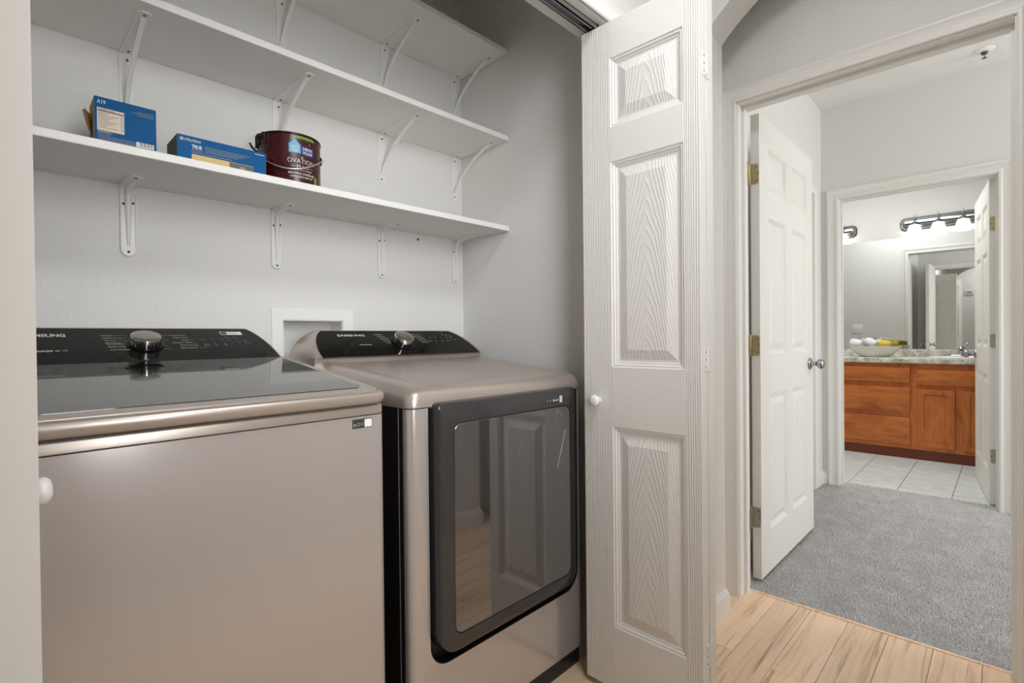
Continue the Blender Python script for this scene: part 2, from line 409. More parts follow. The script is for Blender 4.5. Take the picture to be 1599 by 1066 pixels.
# ------------------------------------------------------------------ setting: walls and ceilings
def wall(name, *boxes, mat='wall_paint'):
    m = MB()
    for b in boxes: m.box(*b)
    return structure(m.build(name, mat, smooth=0))
OX0, OX1, OZ0, OZ1 = .698, .911, .93, 1.155       # recess for the outlet box
wall('wall_closet_back', (XL-.1, OX0, YB, YB+.12, 0, CE), (OX1, XR+.1, YB, YB+.12, 0, CE), (OX0, OX1, YB, YB+.12, OZ1, CE), (OX0, OX1, YB, YB+.12, 0, OZ0))
wall('wall_closet_right', (XR, XR+.10, YI, YB, 0, CE))
wall('wall_closet_left', (XL-.10, XL, YI, YB, 0, CE))
wall('wall_closet_front', (JR, BX, YF, YI, 0, CE), (JL, JR, YF, YI, SOF+.004, CE), (XE, JL, YF, YI, 0, CE))
wall('wall_bedroom', (BX, BXB, DL, 1.6, 0, CE), (BX, BXB, -3.1, DR, 0, CE), (BX, BXB, DR, DL, DT, CE))
wall('wall_hall', (XC, BX, YH-.1, YH, 0, CE))
wall('wall_living_right', (XC, XC+.1, YE, YH-.1, 0, CE))
wall('wall_living_end', (XE-.1, XE, YE, YF+.1, 0, CE))
wall('wall_living_back', (XE-.1, XC+.1, YE-.1, YE, 0, CE))
wall('wall_passage_left', (BXB, 3.20, VY, VY+.1, 0, CE), (4.06, WX, VY, VY+.1, 0, CE), (3.20, 4.06, VY, VY+.1, 2.066, CE))
wall('wall_bathroom', (WX, WXB, QL, 2.4, 0, CE), (WX, WXB, -3.1, QR, 0, CE), (WX, WXB, QR, QL, QT, CE))
wall('wall_bedroom_far', (BXB, WX, -3.2, -3.1, 0, CE))
wall('wall_bathroom_back', (MX, MX+.1, -.9, 2.4, 0, CE))
wall('wall_bathroom_right', (WXB, MX, -1.0, -.9, 0, CE))
wall('wall_bathroom_left', (WXB, MX, 2.3, 2.4, 0, CE))
wall('ceiling', (XE-.1, MX+.1, -6.15, 2.45, CE, CE+.08), mat='ceiling_paint')
# arched wall across the hall
AX0, AX1, AY0, AY1, AZ = 1.90, 2.035, -.255, .803, 2.222
def arch():
    half = (AY1-AY0)/2; cy = (AY0+AY1)/2; th = math.radians(47); R = half/math.sin(th); zc = AZ-R*math.cos(th)
    pts = [(YF, 0), (YF, CE), (YH, CE), (YH, 0), (AY0, 0)]
    for i in range(41):
        a = -th+2*th*i/40; pts.append((cy+R*math.sin(a), zc+R*math.cos(a)))
    pts.append((AY1, 0))
    structure(MB().prism(pts, AX0, AX1, 'x').build('wall_arch', 'wall_paint', smooth=30))
arch()
AXF0, AXF1 = -1.98, -1.84
def arch_far():
    half = (AY1-AY0)/2; cy = (AY0+AY1)/2; th = math.radians(47); R = half/math.sin(th); zc = AZ-R*math.cos(th)
    pts = [(YF, 0), (YF, CE), (YH, CE), (YH, 0), (AY0, 0)]
    for i in range(41):
        a = -th+2*th*i/40; pts.append((cy+R*math.sin(a), zc+R*math.cos(a)))
    pts.append((AY1, 0))
    structure(MB().prism(pts, AXF0, AXF1, 'x').build('wall_arch_far', 'wall_paint', smooth=30))
arch_far()
wall('wall_hall_far', (XE, AXF0, YH-.1, YH, 0, CE))

# ------------------------------------------------------------------ setting: trim
CAS = [(0, 0), (0, .008), (.004, .011), (.012, .0115), (.016, .0085), (.022, .0085), (.040, .012), (.046, .0155), (.054, .0155), (.058, .012), (.058, 0)]
def casing(name, fn, aL, aR, zt, z0=0, wide=1.0):
    """fn(a, t, z): a along the wall, t out of it; aL > aR or aL < aR both fine"""
    sg = 1 if aL > aR else -1; rings = []
    P = [(wd*wide, t) for wd, t in CAS]
    rings.append([fn(aL+sg*w_, t, z0) for w_, t in P]); rings.append([fn(aL+sg*w_, t, zt+w_) for w_, t in P])
    rings.append([fn(aR-sg*w_, t, zt+w_) for w_, t in P]); rings.append([fn(aR-sg*w_, t, z0) for w_, t in P])
    return structure(MB().loft(rings).build(name, 'trim_white', smooth=25))
casing('trim_2', lambda a, t, z: (BX-t, a, z), DL, DR, DT)
casing('trim_3', lambda a, t, z: (BXB+t, a, z), DL+.004, DR-.004, DT)
casing('trim_4', lambda a, t, z: (WX-t, a, z), QL, QR, QT, wide=1.25)
casing('trim_5', lambda a, t, z: (WXB+t, a, z), QL, QR, QT)
casing('trim_6', lambda a, t, z: (a, YF-t, z), JL, JR, SOF)
casing('trim_7', lambda a, t, z: (a, VY-t, z), 3.20, 4.06, 2.066)
def liner(name, boxes):
    m = MB()
    for b in boxes: m.box(*b)
    return structure(m.build(name, 'trim_white', smooth=0))
e = .0035
liner('trim_8', [(BX-.002, BXB+.002, DL-e, DL, 0, DT), (BX-.002, BXB+.002, DR, DR+e, 0, DT), (BX-.002, BXB+.002, DR, DL, DT-e, DT),
      (BX+.045, BX+.075, DL-.014, DL-e, 0, DT-e), (BX+.045, BX+.075, DR+e, DR+.014, 0, DT-e), (BX+.045, BX+.075, DR+.014, DL-.014, DT-.014, DT-e)])
liner('trim_9', [(WX-.002, WXB+.002, QL-e, QL, 0, QT), (WX-.002, WXB+.002, QR, QR+e, 0, QT), (WX-.002, WXB+.002, QR, QL, QT-e, QT),
      (WX+.045, WX+.075, QL-.014, QL-e, 0, QT-e), (WX+.045, WX+.075, QR+e, QR+.014, 0, QT-e), (WX+.045, WX+.075, QR+.014, QL-.014, QT-.014, QT-e)])
liner('trim_10', [(JL, JR, YF-.002, YI+.002, SOF, SOF+.004), (JL, JL+.004, YF-.002, YI+.002, 0, SOF), (JR-.004, JR, YF-.002, YI+.002, 0, SOF)])
liner('trim_11', [(4.056, 4.06, VY, VY+.1, 0, 2.066), (3.20, 3.204, VY, VY+.1, 0, 2.066), (3.20, 4.06, VY, VY+.1, 2.062, 2.066)])
BBP = [(0, 0), (.013, 0), (.013, .058), (.0105, .066), (.0105, .072), (.006, .080), (.003, .088), (0, .090)]
def baseboard(name, path):
    """path of (x, y, nx, ny) corner stations with outward mitre direction"""
    rings = [[(x+nx*t, y+ny*t, z) for t, z in BBP] for x, y, nx, ny in path]
    return structure(MB().loft(rings).build(name, 'trim_white', smooth=25))
baseboard('baseboard_arch_left', [(AX0, YF, -1, 0), (AX0, AY1, -1, -1), (AX1, AY1, 1, -1), (AX1, YF, 1, 0)])
baseboard('baseboard_arch_right', [(AX0, YH, -1, 0), (AX0, AY0, -1, 1), (AX1, AY0, 1, 1), (AX1, YH, 1, 0)])
baseboard('baseboard_hall', [(XC, YE, -1, 0), (XC, YH, -1, 1), (AX0, YH, 0, 1)])
baseboard('baseboard_closet_right', [(XR, YB, -1, -1), (XR, YI, -1, 0)])
baseboard('baseboard_closet_back', [(XL, YB, 0, -1), (XR, YB, -1, -1)])
baseboard('baseboard_living_end', [(XE, YE, 1, 0), (XE, YF, 1, 0)])
baseboard('baseboard_passage_left', [(BXB, VY, 0, -1), (3.14, VY, 0, -1)])
baseboard('baseboard_passage_end', [(4.125, VY, 0, -1), (WX, VY, -1, -1), (WX, QL+.075, -1, 0)])
baseboard('baseboard_bathroom', [(WX, QR-.075, -1, 0), (WX, -3.1, -1, 0)])

# ------------------------------------------------------------------ doors
RINGS = [(0, 0), (.003, .003), (.008, .0032), (.011, .0075), (.016, .008), (.018, .0105), (.024, .0105), (.052, .0022)]
ROWS = [(.2086-.02, .818-.02), (.996-.02, 1.612-.02), (1.716-.02, 1.922-.02)]
def door_leaf(parent, W, H, T, cols, name='slab', rings=RINGS, rows=ROWS):
    """leaf in local coords: u along +x from 0..W, front face at y=0 looking to -y, back at y=T"""
    us = sorted({0, W, *[c for cc in cols for c in cc]}); vs_ = sorted({0, H, *[r for rr in rows for r in rr]})
    m = MB()
    for i in range(len(us)-1):
        for j in range(len(vs_)-1):
            u0, u1, z0, z1 = us[i], us[i+1], vs_[j], vs_[j+1]; uc, zc = (u0+u1)/2, (z0+z1)/2
            incol = any(a < uc < b for a, b in cols); inrow = any(a < zc < b for a, b in rows)
            if incol and inrow: continue
            edge_stile = uc < cols[0][0] or uc > cols[-1][1]
            mi = 0 if (edge_stile or inrow) else 1
            m.add([(u0, 0, z0), (u1, 0, z0), (u1, 0, z1), (u0, 0, z1)], [(0, 1, 2, 3)], mi)
            m.add([(u0, T, z0), (u1, T, z0), (u1, T, z1), (u0, T, z1)], [(3, 2, 1, 0)], mi)
    for a, b in zip(us[:-1], us[1:]):
        m.add([(a, 0, 0), (b, 0, 0), (b, T, 0), (a, T, 0)], [(3, 2, 1, 0)], 2); m.add([(a, 0, H), (b, 0, H), (b, T, H), (a, T, H)], [(0, 1, 2, 3)], 2)
    for a, b in zip(vs_[:-1], vs_[1:]):
        m.add([(0, 0, a), (0, 0, b), (0, T, b), (0, T, a)], [(0, 1, 2, 3)], 2); m.add([(W, 0, a), (W, 0, b), (W, T, b), (W, T, a)], [(3, 2, 1, 0)], 2)
    sl = MB(); sl.v, sl.f, sl.mi = m.v, m.f, m.mi
    me_o = sl.build(name, ['door_stile', 'door_rail', 'door_white'], parent, 0)
    bm_ = bmesh.new(); bm_.from_mesh(me_o.data); bmesh.ops.remove_doubles(bm_, verts=bm_.verts[:], dist=1e-5); bmesh.ops.recalc_face_normals(bm_, faces=bm_.faces[:]); bm_.to_mesh(me_o.data); bm_.free()
    # the hollow leaf has openings where the panels sit: make front normals look out
    me = me_o.data
    for p in me.polygons:
        c = p.center
        want = Vector((0, -1, 0)) if abs(c.y) < 1e-6 else Vector((0, 1, 0)) if abs(c.y-T) < 1e-6 else None
        if want is not None and p.normal.dot(want) < 0: p.flip()
    for (a, b) in cols:
        for (z0, z1) in rows:
            cx, cz = (a+b)/2, (z0+z1)/2; hw, hz = (b-a)/2, (z1-z0)/2; pm = MB()
            k = min(1, hw/.11)
            for side in (0, 1):
                R = []
                for ins, dep in rings:
                    ins *= k; yy = dep if side == 0 else T-dep
                    R.append([(-hw+ins, yy, -hz+ins), (hw-ins, yy, -hz+ins), (hw-ins, yy, hz-ins), (-hw+ins, yy, hz-ins)])
                pm.loft(R, caps=False); last = R[-1]
                pm.add(last, [(0, 1, 2, 3)] if side == 0 else [(3, 2, 1, 0)], 1)
                # slope carries the grain as well
            o = pm.build('raised_panel', ['door_white', 'door_cathedral'], parent, 0, loc=None)
            o.location = (cx, 0, cz)
            for p in o.data.polygons:
                want = -1 if p.center.y < T/2 else 1
                if p.normal.y*want < 0: p.flip()
                # sloped bevel faces take the grain too
            n_f = len(rings)-1
            for i, p in enumerate(o.data.polygons):
                ii = i % (n_f*4+1)
                if ii >= (n_f-1)*4: p.material_index = 1
    return me_o
def leaf_root(name, label, cat, loc, rotz, group=None):
    return thing(name, label, cat, loc, rotz, group, kind='structure')
def round_knob(parent, u, z, mat='knob_white', name='knob', r=.018, y=0):
    m = MB().lathe([(.0, 0), (.010, 0), (.0085, .004), (.0065, .010), (.008, .014), (r*.88, .0175), (r, .0215), (r*.97, .026), (r*.75, .0305), (r*.4, .0325), (0, .033)], 24,
                   Matrix.Translation((u, y, z)) @ Matrix.Rotation(PI/2, 4, 'X'))
    return m.build(name, mat, parent, 60)
# right folding door: lead leaf (fold at Y .582, track end at Y .96), outer face looks to -X
BT = .037
# local frame: u from the track end to the fold; rotating by -90 deg sends +x to -Y and -y to -X
bl = leaf_root('door_1', 'white folding closet door leaf with round knob, right of the dryer', 'door', (1.3245, .9604, .02), -PI/2)
UW = .378
def mir(c): return (UW-c[1], UW-c[0])
door_leaf(bl, UW, 2.012, BT, [mir((.046, .276))])
round_knob(bl, UW-.326, .8735)
def fold_hinge(parent, zc, chipped=False):
    m = MB().box(UW-.001, UW+.0015, BT-.018, BT+.0005, zc-.033, zc+.033, .0006, 1)
    m.lathe([(0, -.026), (.0028, -.026), (.0028, .026), (0, .026)], 10, Matrix.Translation((UW+.002, BT+.0015, zc)))
    h = m.build('hinge', 'trim_white', parent, 40)
    for dz in (-.02, 0, .02): MB().lathe([(0, 0), (.0022, 0), (.0022, .0008), (0, .001)], 10, Matrix.Translation((UW+.0014, BT-.010, zc+dz)) @ Matrix.Rotation(PI/2, 4, 'Y')).build('screw', 'screw_grey', h, 40)
for zc in (1.795, 1.004, .204): fold_hinge(bl, zc)
MB().lathe([(0, 0), (.004, 0), (.004, .022), (.009, .024), (.009, .031), (0, .032)], 14, Matrix.Translation((.045, BT/2, 2.012))).build('guide_pin', 'screw_grey', bl, 40)
# its partner, folded behind
jl = leaf_root('door_2', 'white folding closet door leaf hinged at the jamb, tucked behind the knobbed leaf', 'door', (1.3695, .9604, .02), -PI/2)
door_leaf(jl, UW, 2.012, BT+.002, [mir((.046, .276))])
for zc in (1.795, 1.004, .204):
    MB().box(UW-.001, UW+.0015, .002, .020, zc-.033, zc+.033, .0006, 1).build('hinge_leaf', 'trim_white', jl, 40)
# left folding pair seen edge-on at the picture's left border: outer face looks to +X
ll = leaf_root('door_3', 'white folding closet door leaf with mushroom knob, edge on before the washer', 'door', (.0335, .582, .02), PI/2)
door_leaf(ll, UW, 2.012, BT, [(.046, .276)])
round_knob(ll, .333, .8735)
lj = leaf_root('door_4', 'white folding closet door leaf at the left jamb behind the edge on leaf', 'door', (-.0075, .582, .02), PI/2)
door_leaf(lj, UW, 2.012, BT, [(.046, .276)])
# folding door track
tr = MB()
for (a, b, c, d) in ((.913, .9165, 2.036, SOF), (.9435, .947, 2.036, SOF), (.913, .947, SOF-.003, SOF), (.913, .922, 2.036, 2.0385), (.938, .947, 2.036, 2.0385)):
    tr.box(JL+.01, JR-.01, a, b, c, d)
tag(tr.build('door_track', 'aluminium', smooth=0), 'metal folding door track screwed under the closet header', 'track', kind='structure')

# six-panel doors
SIX = [(.115, .372), (.463, .720)]
def hinge_plate(parent, z, mat, T, side):
    """side 'y': leaf on the hinge edge (local x=0), barrel at local (bx, by)"""
    h = MB()
    pts = rrect(0, 1, 0, 1, .0001)
    out = rrect(.0, T*.92, z-.0445, z+.0445, (.0005, .010, .010, .0005), 4) if side > 0 else rrect(T*.08, T, z-.0445, z+.0445, (.010, .0005, .0005, .010), 4)
    h.prism(out, -.0025, .0005, 'x'); by = -.004 if side > 0 else T+.004
    h.lathe([(0, z-.047), (.0042, z-.047), (.0052, z-.044), (.0052, z+.044), (.0042, z+.047), (0, z+.047)], 12, Matrix.Translation((-.005, by, 0)))
    o = h.build('hinge', mat, parent, 40); c = T/2
    for dy, dz in ((c+.006*side, .03), (c+.011*side, 0), (c+.006*side, -.03)): MB().lathe([(0, 0), (.0034, 0), (.0030, .0012), (0, .0014)], 10, Matrix.Translation((-.0024, dy, z+dz)) @ Matrix.Rotation(-PI/2, 4, 'Y')).build('screw', 'screw_grey', o, 40)
def knob_set(parent, u, z, T, y_sides=(0, 1)):
    for sd in y_sides:
        mt = Matrix.Translation((u, 0 if sd == 0 else T, z)) @ Matrix.Rotation(PI/2 if sd == 0 else -PI/2, 4, 'X')
        MB().lathe([(0, 0), (.032, 0), (.032, .004), (.028, .009), (.013, .012), (.011, .030), (.014, .036), (.024, .042), (.0275, .052), (.026, .062), (.019, .069), (0, .071)], 28, mt).build('door_knob', 'satin_nickel', parent, 50)
bd = leaf_root('door_5', 'white six panel door standing open over the carpet, nickel knob', 'door', (2.355, .772, .022), 0)
door_leaf(bd, .835, 2.026, .036, SIX)
for z, mt in ((1.767, 'brass'), (1.020, 'brass'), (.268, 'nickel_hinge')): hinge_plate(bd, z, mt, .036, -1)
knob_set(bd, .765, .909, .036)
# hinge leaves on the jamb side, part of the doorway trim
jb = MB()
for z in (1.789, 1.042, .290):
    jb.box(BXB-.030, BXB+.003, DL-.0055, DL-.0035, z-.0445, z+.0445)
structure(jb.build('trim_12', 'brass', smooth=0))
qd_ang = math.atan2(.1135, .9935)
qd = leaf_root('door_6', 'white six panel door swung open into the bathroom beside the vanity', 'door', (4.3895, .0445, .015), qd_ang)
door_leaf(qd, .838, 2.03, .036, SIX)
for z, mt in ((1.75, 'brass'), (1.02, 'nickel_hinge'), (.30, 'nickel_hinge')): hinge_plate(qd, z, mt, .036, 1)
knob_set(qd, .775, .915, .036)
pd = leaf_root('door_7', 'closed white door in the passage wall beyond the open bedroom door', 'door', (3.208, VY+.045, .012), 0)
door_leaf(pd, .844, 2.046, .036, SIX)

# ------------------------------------------------------------------ shelves with brackets
YS, TS = 1.4325, .0197
def l_bracket(parent, x, zt, wall_len, shelf_len, brace):
    """stamped steel shelf bracket below height zt on the back wall"""
    w = .035 if not brace else .030; t = .0050 if not brace else .0028
    m = MB(); out = rrect(-w/2, w/2, -wall_len, -.002, (w/2, w/2, .001, .001), 6)
    m.prism([(x+a, zt+b) for a, b in out], YB-.0005, YB-t, 'y')
    out = rrect(-w/2, w/2, YB-shelf_len, YB-.0005, (w/2, w/2, .001, .001), 6)
    m.prism([(x+a, b) for a, b in out], zt, zt-t, 'z')
    if not brace:      # rolled rim round the wall leg
        rim = [(x+a*.955, YB-t-.0006, zt+b) for a, b in rrect(-w/2, w/2, -wall_len+.001, -.022, (w/2, w/2, .001, .001), 8)]
        m.tube([rim[-1]]+rim[:-1], .0019, 6)
    # rounded inner corner
    R = .020; seg = 6
    arc = [(YB-t-R+R*math.cos(a), zt-t-R+R*math.sin(a)) for a in [i*PI/2/seg for i in range(seg+1)]]
    if not brace:
        for k in range(seg):
            (y0, z0), (y1, z1) = arc[k], arc[k+1]
            m.add([(x-w/2, y0, z0), (x+w/2, y0, z0), (x+w/2, y1, z1), (x-w/2, y1, z1)], [(0, 1, 2, 3)])
        # sides of the swept corner
        for sx in (-w/2, w/2): m.add([(x+sx, YB-t, zt-t)]+[(x+sx, a, b) for a, b in arc], [tuple(range(len(arc)+1))])
    o = m.build('bracket', 'bracket_white', parent, 40)
    # raised rib down the middle of both legs
    if not brace:
        path = [(x, YB-shelf_len+.022, zt-.004), (x, YB-.05, zt-.0065), (x, YB-.03, zt-.0095), (x, YB-.016, zt-.020), (x, YB-.009, zt-.036), (x, YB-.006, zt-.07), (x, YB-.0045, zt-wall_len+.030)]
        MB().tube(path, [.004, .0075, .008, .008, .008, .0075, .004], 10).build('rib', 'bracket_white', o, 60)
    else:
        a0 = Vector((x, YB-.004, zt-wall_len+.030)); b0 = Vector((x, YB-shelf_len+.030, zt-.004)); c0 = Vector((x, YB-.055, zt-.060))
        path = [a0*(1-u)**2+c0*2*u*(1-u)+b0*u*u for u in [i/14 for i in range(15)]]
        mm = MB(); rings = []
        for i, p in enumerate(path):
            d = (path[min(i+1, 14)]-path[max(i-1, 0)]).normalized(); n = Vector((0, -d.z, d.y))
            rings.append([p+Vector((-.0055, 0, 0))-n*.0015, p+Vector((.0055, 0, 0))-n*.0015, p+Vector((.0055, 0, 0))+n*.0030, p+Vector((-.0055, 0, 0))+n*.0030])
        mm.loft(rings).build('brace', 'bracket_white', o, 50)
    sc = MB()
    def head(px, py, pz, ax):
        R_ = Matrix.Rotation(PI/2, 4, 'X') if ax == 'y' else Matrix.Rotation(PI, 4, 'X')
        MB().lathe([(0, 0), (.0036, 0), (.0032, .0016), (.0016, .0022), (0, .0016)], 10, Matrix.Translation((px, py, pz)) @ R_).build('screw', 'screw_grey', o, 40)
    yy = YB-t
    if brace:
        head(x+.004, yy, zt-.020, 'y'); head(x, yy, zt-wall_len+.014, 'y'); head(x+.004, YB-.022, zt-t, 'z'); head(x, YB-shelf_len+.016, zt-t, 'z')
    else:
        head(x-.010, yy, zt-.052, 'y'); head(x+.011, yy, zt-.048, 'y'); head(x, yy, zt-wall_len+.012, 'y'); head(x, YB-shelf_len+.012, zt-t, 'z')
    return o
def shelf(label, z, xs_, wall_len, shelf_len, brace):
    t = thing('wall_shelf', label, 'shelf', (0, 0, 0), group='white shelves across the laundry closet')
    box(XL+.004, XR-.004, YS, YB-.001, z, z+TS, .0015, 1).build('board', 'shelf_white', t, 0)
    for x in xs_: l_bracket(t, x, z, wall_len, shelf_len, brace)
shelf('lowest white closet shelf, holding the blue cartons and the paint can', 1.5131, (.287, .682, 1.074, 1.438), .193, .125, False)
shelf('empty white closet shelf between the topmost shelf and the one with the paint can', 1.8721, (.287, .690, 1.078, 1.438), .188, .252, True)
shelf('topmost white closet shelf, empty, nearest the closet ceiling', 2.2165, (.706, 1.094, 1.440), .188, .240, True)
for px, pz, lb in ((.090, 1.4935, 'small grey wall screw left of the leftmost bracket under the lowest shelf'), (1.245, 1.4905, 'small grey wall screw between the two rightmost brackets under the lowest shelf')):
    tag(MB().lathe([(0, 0), (.0055, 0), (.005, .002), (.002, .003), (0, .0022)], 12, Matrix.Translation((px, YB, pz)) @ Matrix.Rotation(PI/2, 4, 'X')).build('wall_screw', 'screw_grey'), lb, 'screw')

# ------------------------------------------------------------------ outlet box in the back wall
ob = thing('outlet_box', 'white recessed plastic utility box in the wall behind the dryer', 'utility box', (0, 0, 0))
m = MB()
for b in ((.662, OX0, .90, 1.192), (OX1, .950, .90, 1.192), (OX0, OX1, OZ1, 1.192), (OX0, OX1, .90, OZ0)): m.box(b[0], b[1], YB-.004, YB-.0002, b[2], b[3])
m.build('face_plate', 'white_plastic', ob, 0)
m = MB(); g = .003
m.box(OX0, OX1, YB+.088, YB+.092, OZ0, OZ1).box(OX0, OX0+g, YB, YB+.088, OZ0, OZ1).box(OX1-g, OX1, YB, YB+.088, OZ0, OZ1).box(OX0, OX1, YB, YB+.088, OZ1-g, OZ1).box(OX0, OX1, YB, YB+.088, OZ0, OZ0+g)
m.build('recess', 'white_plastic', ob, 0)

# ------------------------------------------------------------------ appliances
def slab_plane(zf, k, y0): return lambda y_: zf+k*(y_-y0)
def console_profile(half, zb, zt, r, drop):
    """right half outline (x, s) with s 0..1 along the leaning face"""
    pts = []
    for i in range(13):
        a = i/12*PI/2
        pts.append((half-drop*(1-math.cos(a))-0.0*a, math.sin(a)))
    return pts
def end_curve(hb, ht, n=12):
    """x half-width as s goes 0..1: straight slope then a round shoulder"""
    out = []
    for i in range(n+1):
        s_ = i/n
        out.append((hb-(hb-ht)*(s_**1.5), s_))
    # shoulder
    return out
def knob_on(parent, P, N, r, h, name='dial'):
    Z = Vector(N).normalized(); q = Z.to_track_quat('Z', 'Y').to_matrix().to_4x4(); mt = Matrix.Translation(P) @ q
    d = MB().lathe([(r*1.22, 0), (r*1.22, .002), (r*1.14, .004), (r*1.02, .004)], 48, mt)
    d.build('dial_ring', 'console_black', parent, 50)
    k = MB().lathe([(r*.98, .001), (r, .003), (r*.985, h-.002), (r*.96, h)], 48, mt).build(name, 'chrome', parent, 50)
    MB().lathe([(r*.96, h), (r*.93, h+.0008), (r*.5, h+.0011), (0, h+.0012)], 48, mt).build('dial_cap', 'knob_silver', k, 50)
    return k
def shell_ring(xc, hb, ht, y_of, z_of, inset=0.0):
    """closed ring across the console: right side bottom -> top -> left side bottom"""
    R = []
    prof = []
    n = 10
    for i in range(n+1):
        s_ = i/n
        # super-ellipse-ish shoulder
        x = ht+(hb-ht)*(1-s_**2.2)**(1/1.25) if s_ < 1 else ht
        prof.append((x-inset, s_))
    ring = [(xc+x, s_) for x, s_ in prof]+[(xc-x, s_) for x, s_ in reversed(prof)]
    return [(x, y_of(s_), z_of(s_)) for x, s_ in ring]
def lettering_plane(O, U, V, N, off=.0006):
    O, U, V, N = Vector(O), Vector(U).normalized(), Vector(V).normalized(), Vector(N).normalized()
    return lambda u, v: tuple(O+U*u+V*v+N*off)

# ---- washer
WXC, WHW, WYF, WYB = .297, .343, 1.02, 1.712
W0 = Vector((WXC, (WYF+WYB)/2, 0))
wm = thing('washing_machine', 'champagne top loading washing machine with dark glass lid, left of the dryer', 'washing machine', W0)
def B(m, name, mats, parent=wm, smooth=40, org=W0):
    m.v = [tuple(Vector(p)-org) for p in m.v]; return m.build(name, mats, parent, smooth)
x0, x1 = WXC-WHW, WXC+WHW
def plan(inset=0.0, r=.018, xa=x0, xb=x1, ya=WYF, yb=WYB):
    return rrect(xa+inset, xb-inset, ya+inset, yb-inset, (r, r, .006, .006), 5)
m = MB(); pl = plan(.0)
m.loft([[(a, b, .055) for a, b in pl], [(a, b, .9195) for a, b in pl]])
B(m, 'front_panel', 'champagne_front')
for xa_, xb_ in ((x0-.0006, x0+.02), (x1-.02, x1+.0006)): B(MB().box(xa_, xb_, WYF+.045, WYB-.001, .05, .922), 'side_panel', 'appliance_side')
m = MB().box(x0+.015, x1-.015, WYF+.02, WYB-.03, .012, .056); B(m, 'base', 'kick_dark')
for sx in (x0+.06, x1-.06):
    for sy in (WYF+.07, WYB-.08): B(MB().lathe([(0, 0), (.02, 0), (.02, .012), (.008, .014), (.008, .03)], 16, Matrix.Translation((sx, sy, 0))), 'foot', 'black_rubber')
# upper frame band above the seam, slightly bulged
rings = []
for ins, z in ((.003, .9200), (.0003, .9220), (.0002, .9370), (.0015, .9405), (.006, .9435), (.013, .9455)):
    rings.append([(a, b, z if z < .94 else z+max(0, (b-WYF))*.1*1.0) for a, b in plan(ins)])
B(MB().loft(rings), 'top_frame', 'champagne_top')
B(MB().box(x0+.014, x1-.014, WYF+.012, WYF+.05, .9445, .9520), 'lid_gap', 'black_rubber')
# lid: lip and sloped top
lx0, lx1, ly0, ly1 = x0+.006, x1-.006, .998, 1.530
ls = lambda y_: .9735+.124*(y_-ly0)
rings = []
for ins, dz in ((.014, -.0285), (.005, -.0255), (.0015, -.0215), (-.0005, -.0085), (.0008, -.0045), (.004, -.0016), (.010, .0)):
    pts = rrect(lx0+ins, lx1-ins, ly0+ins, ly1, (.022, .022, .004, .004), 5); rings.append([(a, b, ls(b)+dz-.001) for a, b in pts])
B(MB().loft(rings, caps=False), 'lid', 'champagne_top', smooth=50)
def lid_sheet(xa, xb, ya, yb, r, up, name, mat):
    """rounded sheet that follows the lid's curve, built as rows across"""
    m = MB(); rows_ = []
    for i in range(25):
        y_ = ya+(yb-ya)*i/24; cut = 0.0
        if y_ < ya+r: cut = r-math.sqrt(max(0, r*r-(ya+r-y_)**2))
        rows_.append([(xa+cut, y_, ls(y_)+up), (xb-cut, y_, ls(y_)+up)])
    m.loft(rows_, caps=False, closed=False)
    side = []
    for k in range(24):
        for e_ in (0, 1):
            p, q = rows_[k][e_], rows_[k+1][e_]; side.append([p, q, (q[0], q[1], q[2]-.003), (p[0], p[1], p[2]-.003)])
    for q in side: m.add(q, [(0, 1, 2, 3)])
    p, q = rows_[0]; m.add([p, q, (q[0], q[1], q[2]-.003), (p[0], p[1], p[2]-.003)], [(0, 1, 2, 3)])
    return B(m, name, mat, smooth=60)
lid_sheet(lx0+.010, lx1-.010, ly0+.010, ly1, .012, .0006, 'lid_top', 'champagne_top')
lid_sheet(lx0+.036, lx1-.030, ly0+.046, ly1, .016, .0018, 'lid_glass', 'lid_glass')
# console: leaning black face in a champagne shell
cyb, cyt, czb, czt = 1.515, 1.686, 1.036, 1.1225
yf = lambda s_: cyb+(cyt-cyb)*s_
zf = lambda s_: czb+(czt-czb)*s_
r0 = shell_ring(WXC, .316, .276, lambda s_: yf(s_)+.004, zf)
r0b = shell_ring(WXC, .314, .274, lambda s_: yf(s_)+.001, lambda s_: zf(s_)+.001)
r1 = shell_ring(WXC, .316, .276, lambda s_: WYB-.002-.008*s_, lambda s_: zf(s_)+.003)
B(MB().loft([r0b, r0, r1]), 'console_shell', 'champagne_top', smooth=50)
B(MB().box(x0+.002, x1-.002, 1.528, WYB-.002, .94, 1.0365), 'console_base', 'champagne_top', smooth=0)
cn = Vector((0, -(czt-czb), cyt-cyb)).normalized()
rf = shell_ring(WXC, .309, .271, lambda s_: yf(.008+s_*.965)+cn.y*.003, lambda s_: zf(.008+s_*.965)+cn.z*.003)
rfb = shell_ring(WXC, .309, .271, lambda s_: yf(.008+s_*.965)-cn.y*.002, lambda s_: zf(.008+s_*.965)-cn.z*.002)
con = B(MB().loft([rf, rfb]), 'control_panel', 'console_black', smooth=30)
cv = Vector((0, cyt-cyb, czt-czb)).normalized()
def wp(x, z):     # a point of the face from its height
    s_ = (z-czb)/(czt-czb); return Vector((x, yf(s_), z))
kn = knob_on(con, wp(WXC, 1.0765)-W0+cn*.003, cn, .034, .026)
lp = lambda u, v: tuple(wp(u, v)+cn*.0036-W0)
m = MB()
put_text(m, 'SAMSUNG', lp, .146, 1.0985, .0066, width=.075, bold=.03, align='r')
put_text(m, 'activewaterjet', lp, .118, 1.0640, .0040, width=.058, bold=.02, align='r')
tag(m.build('brand_lettering', 'print_white', con, 0), kind='stuff')
m = MB()
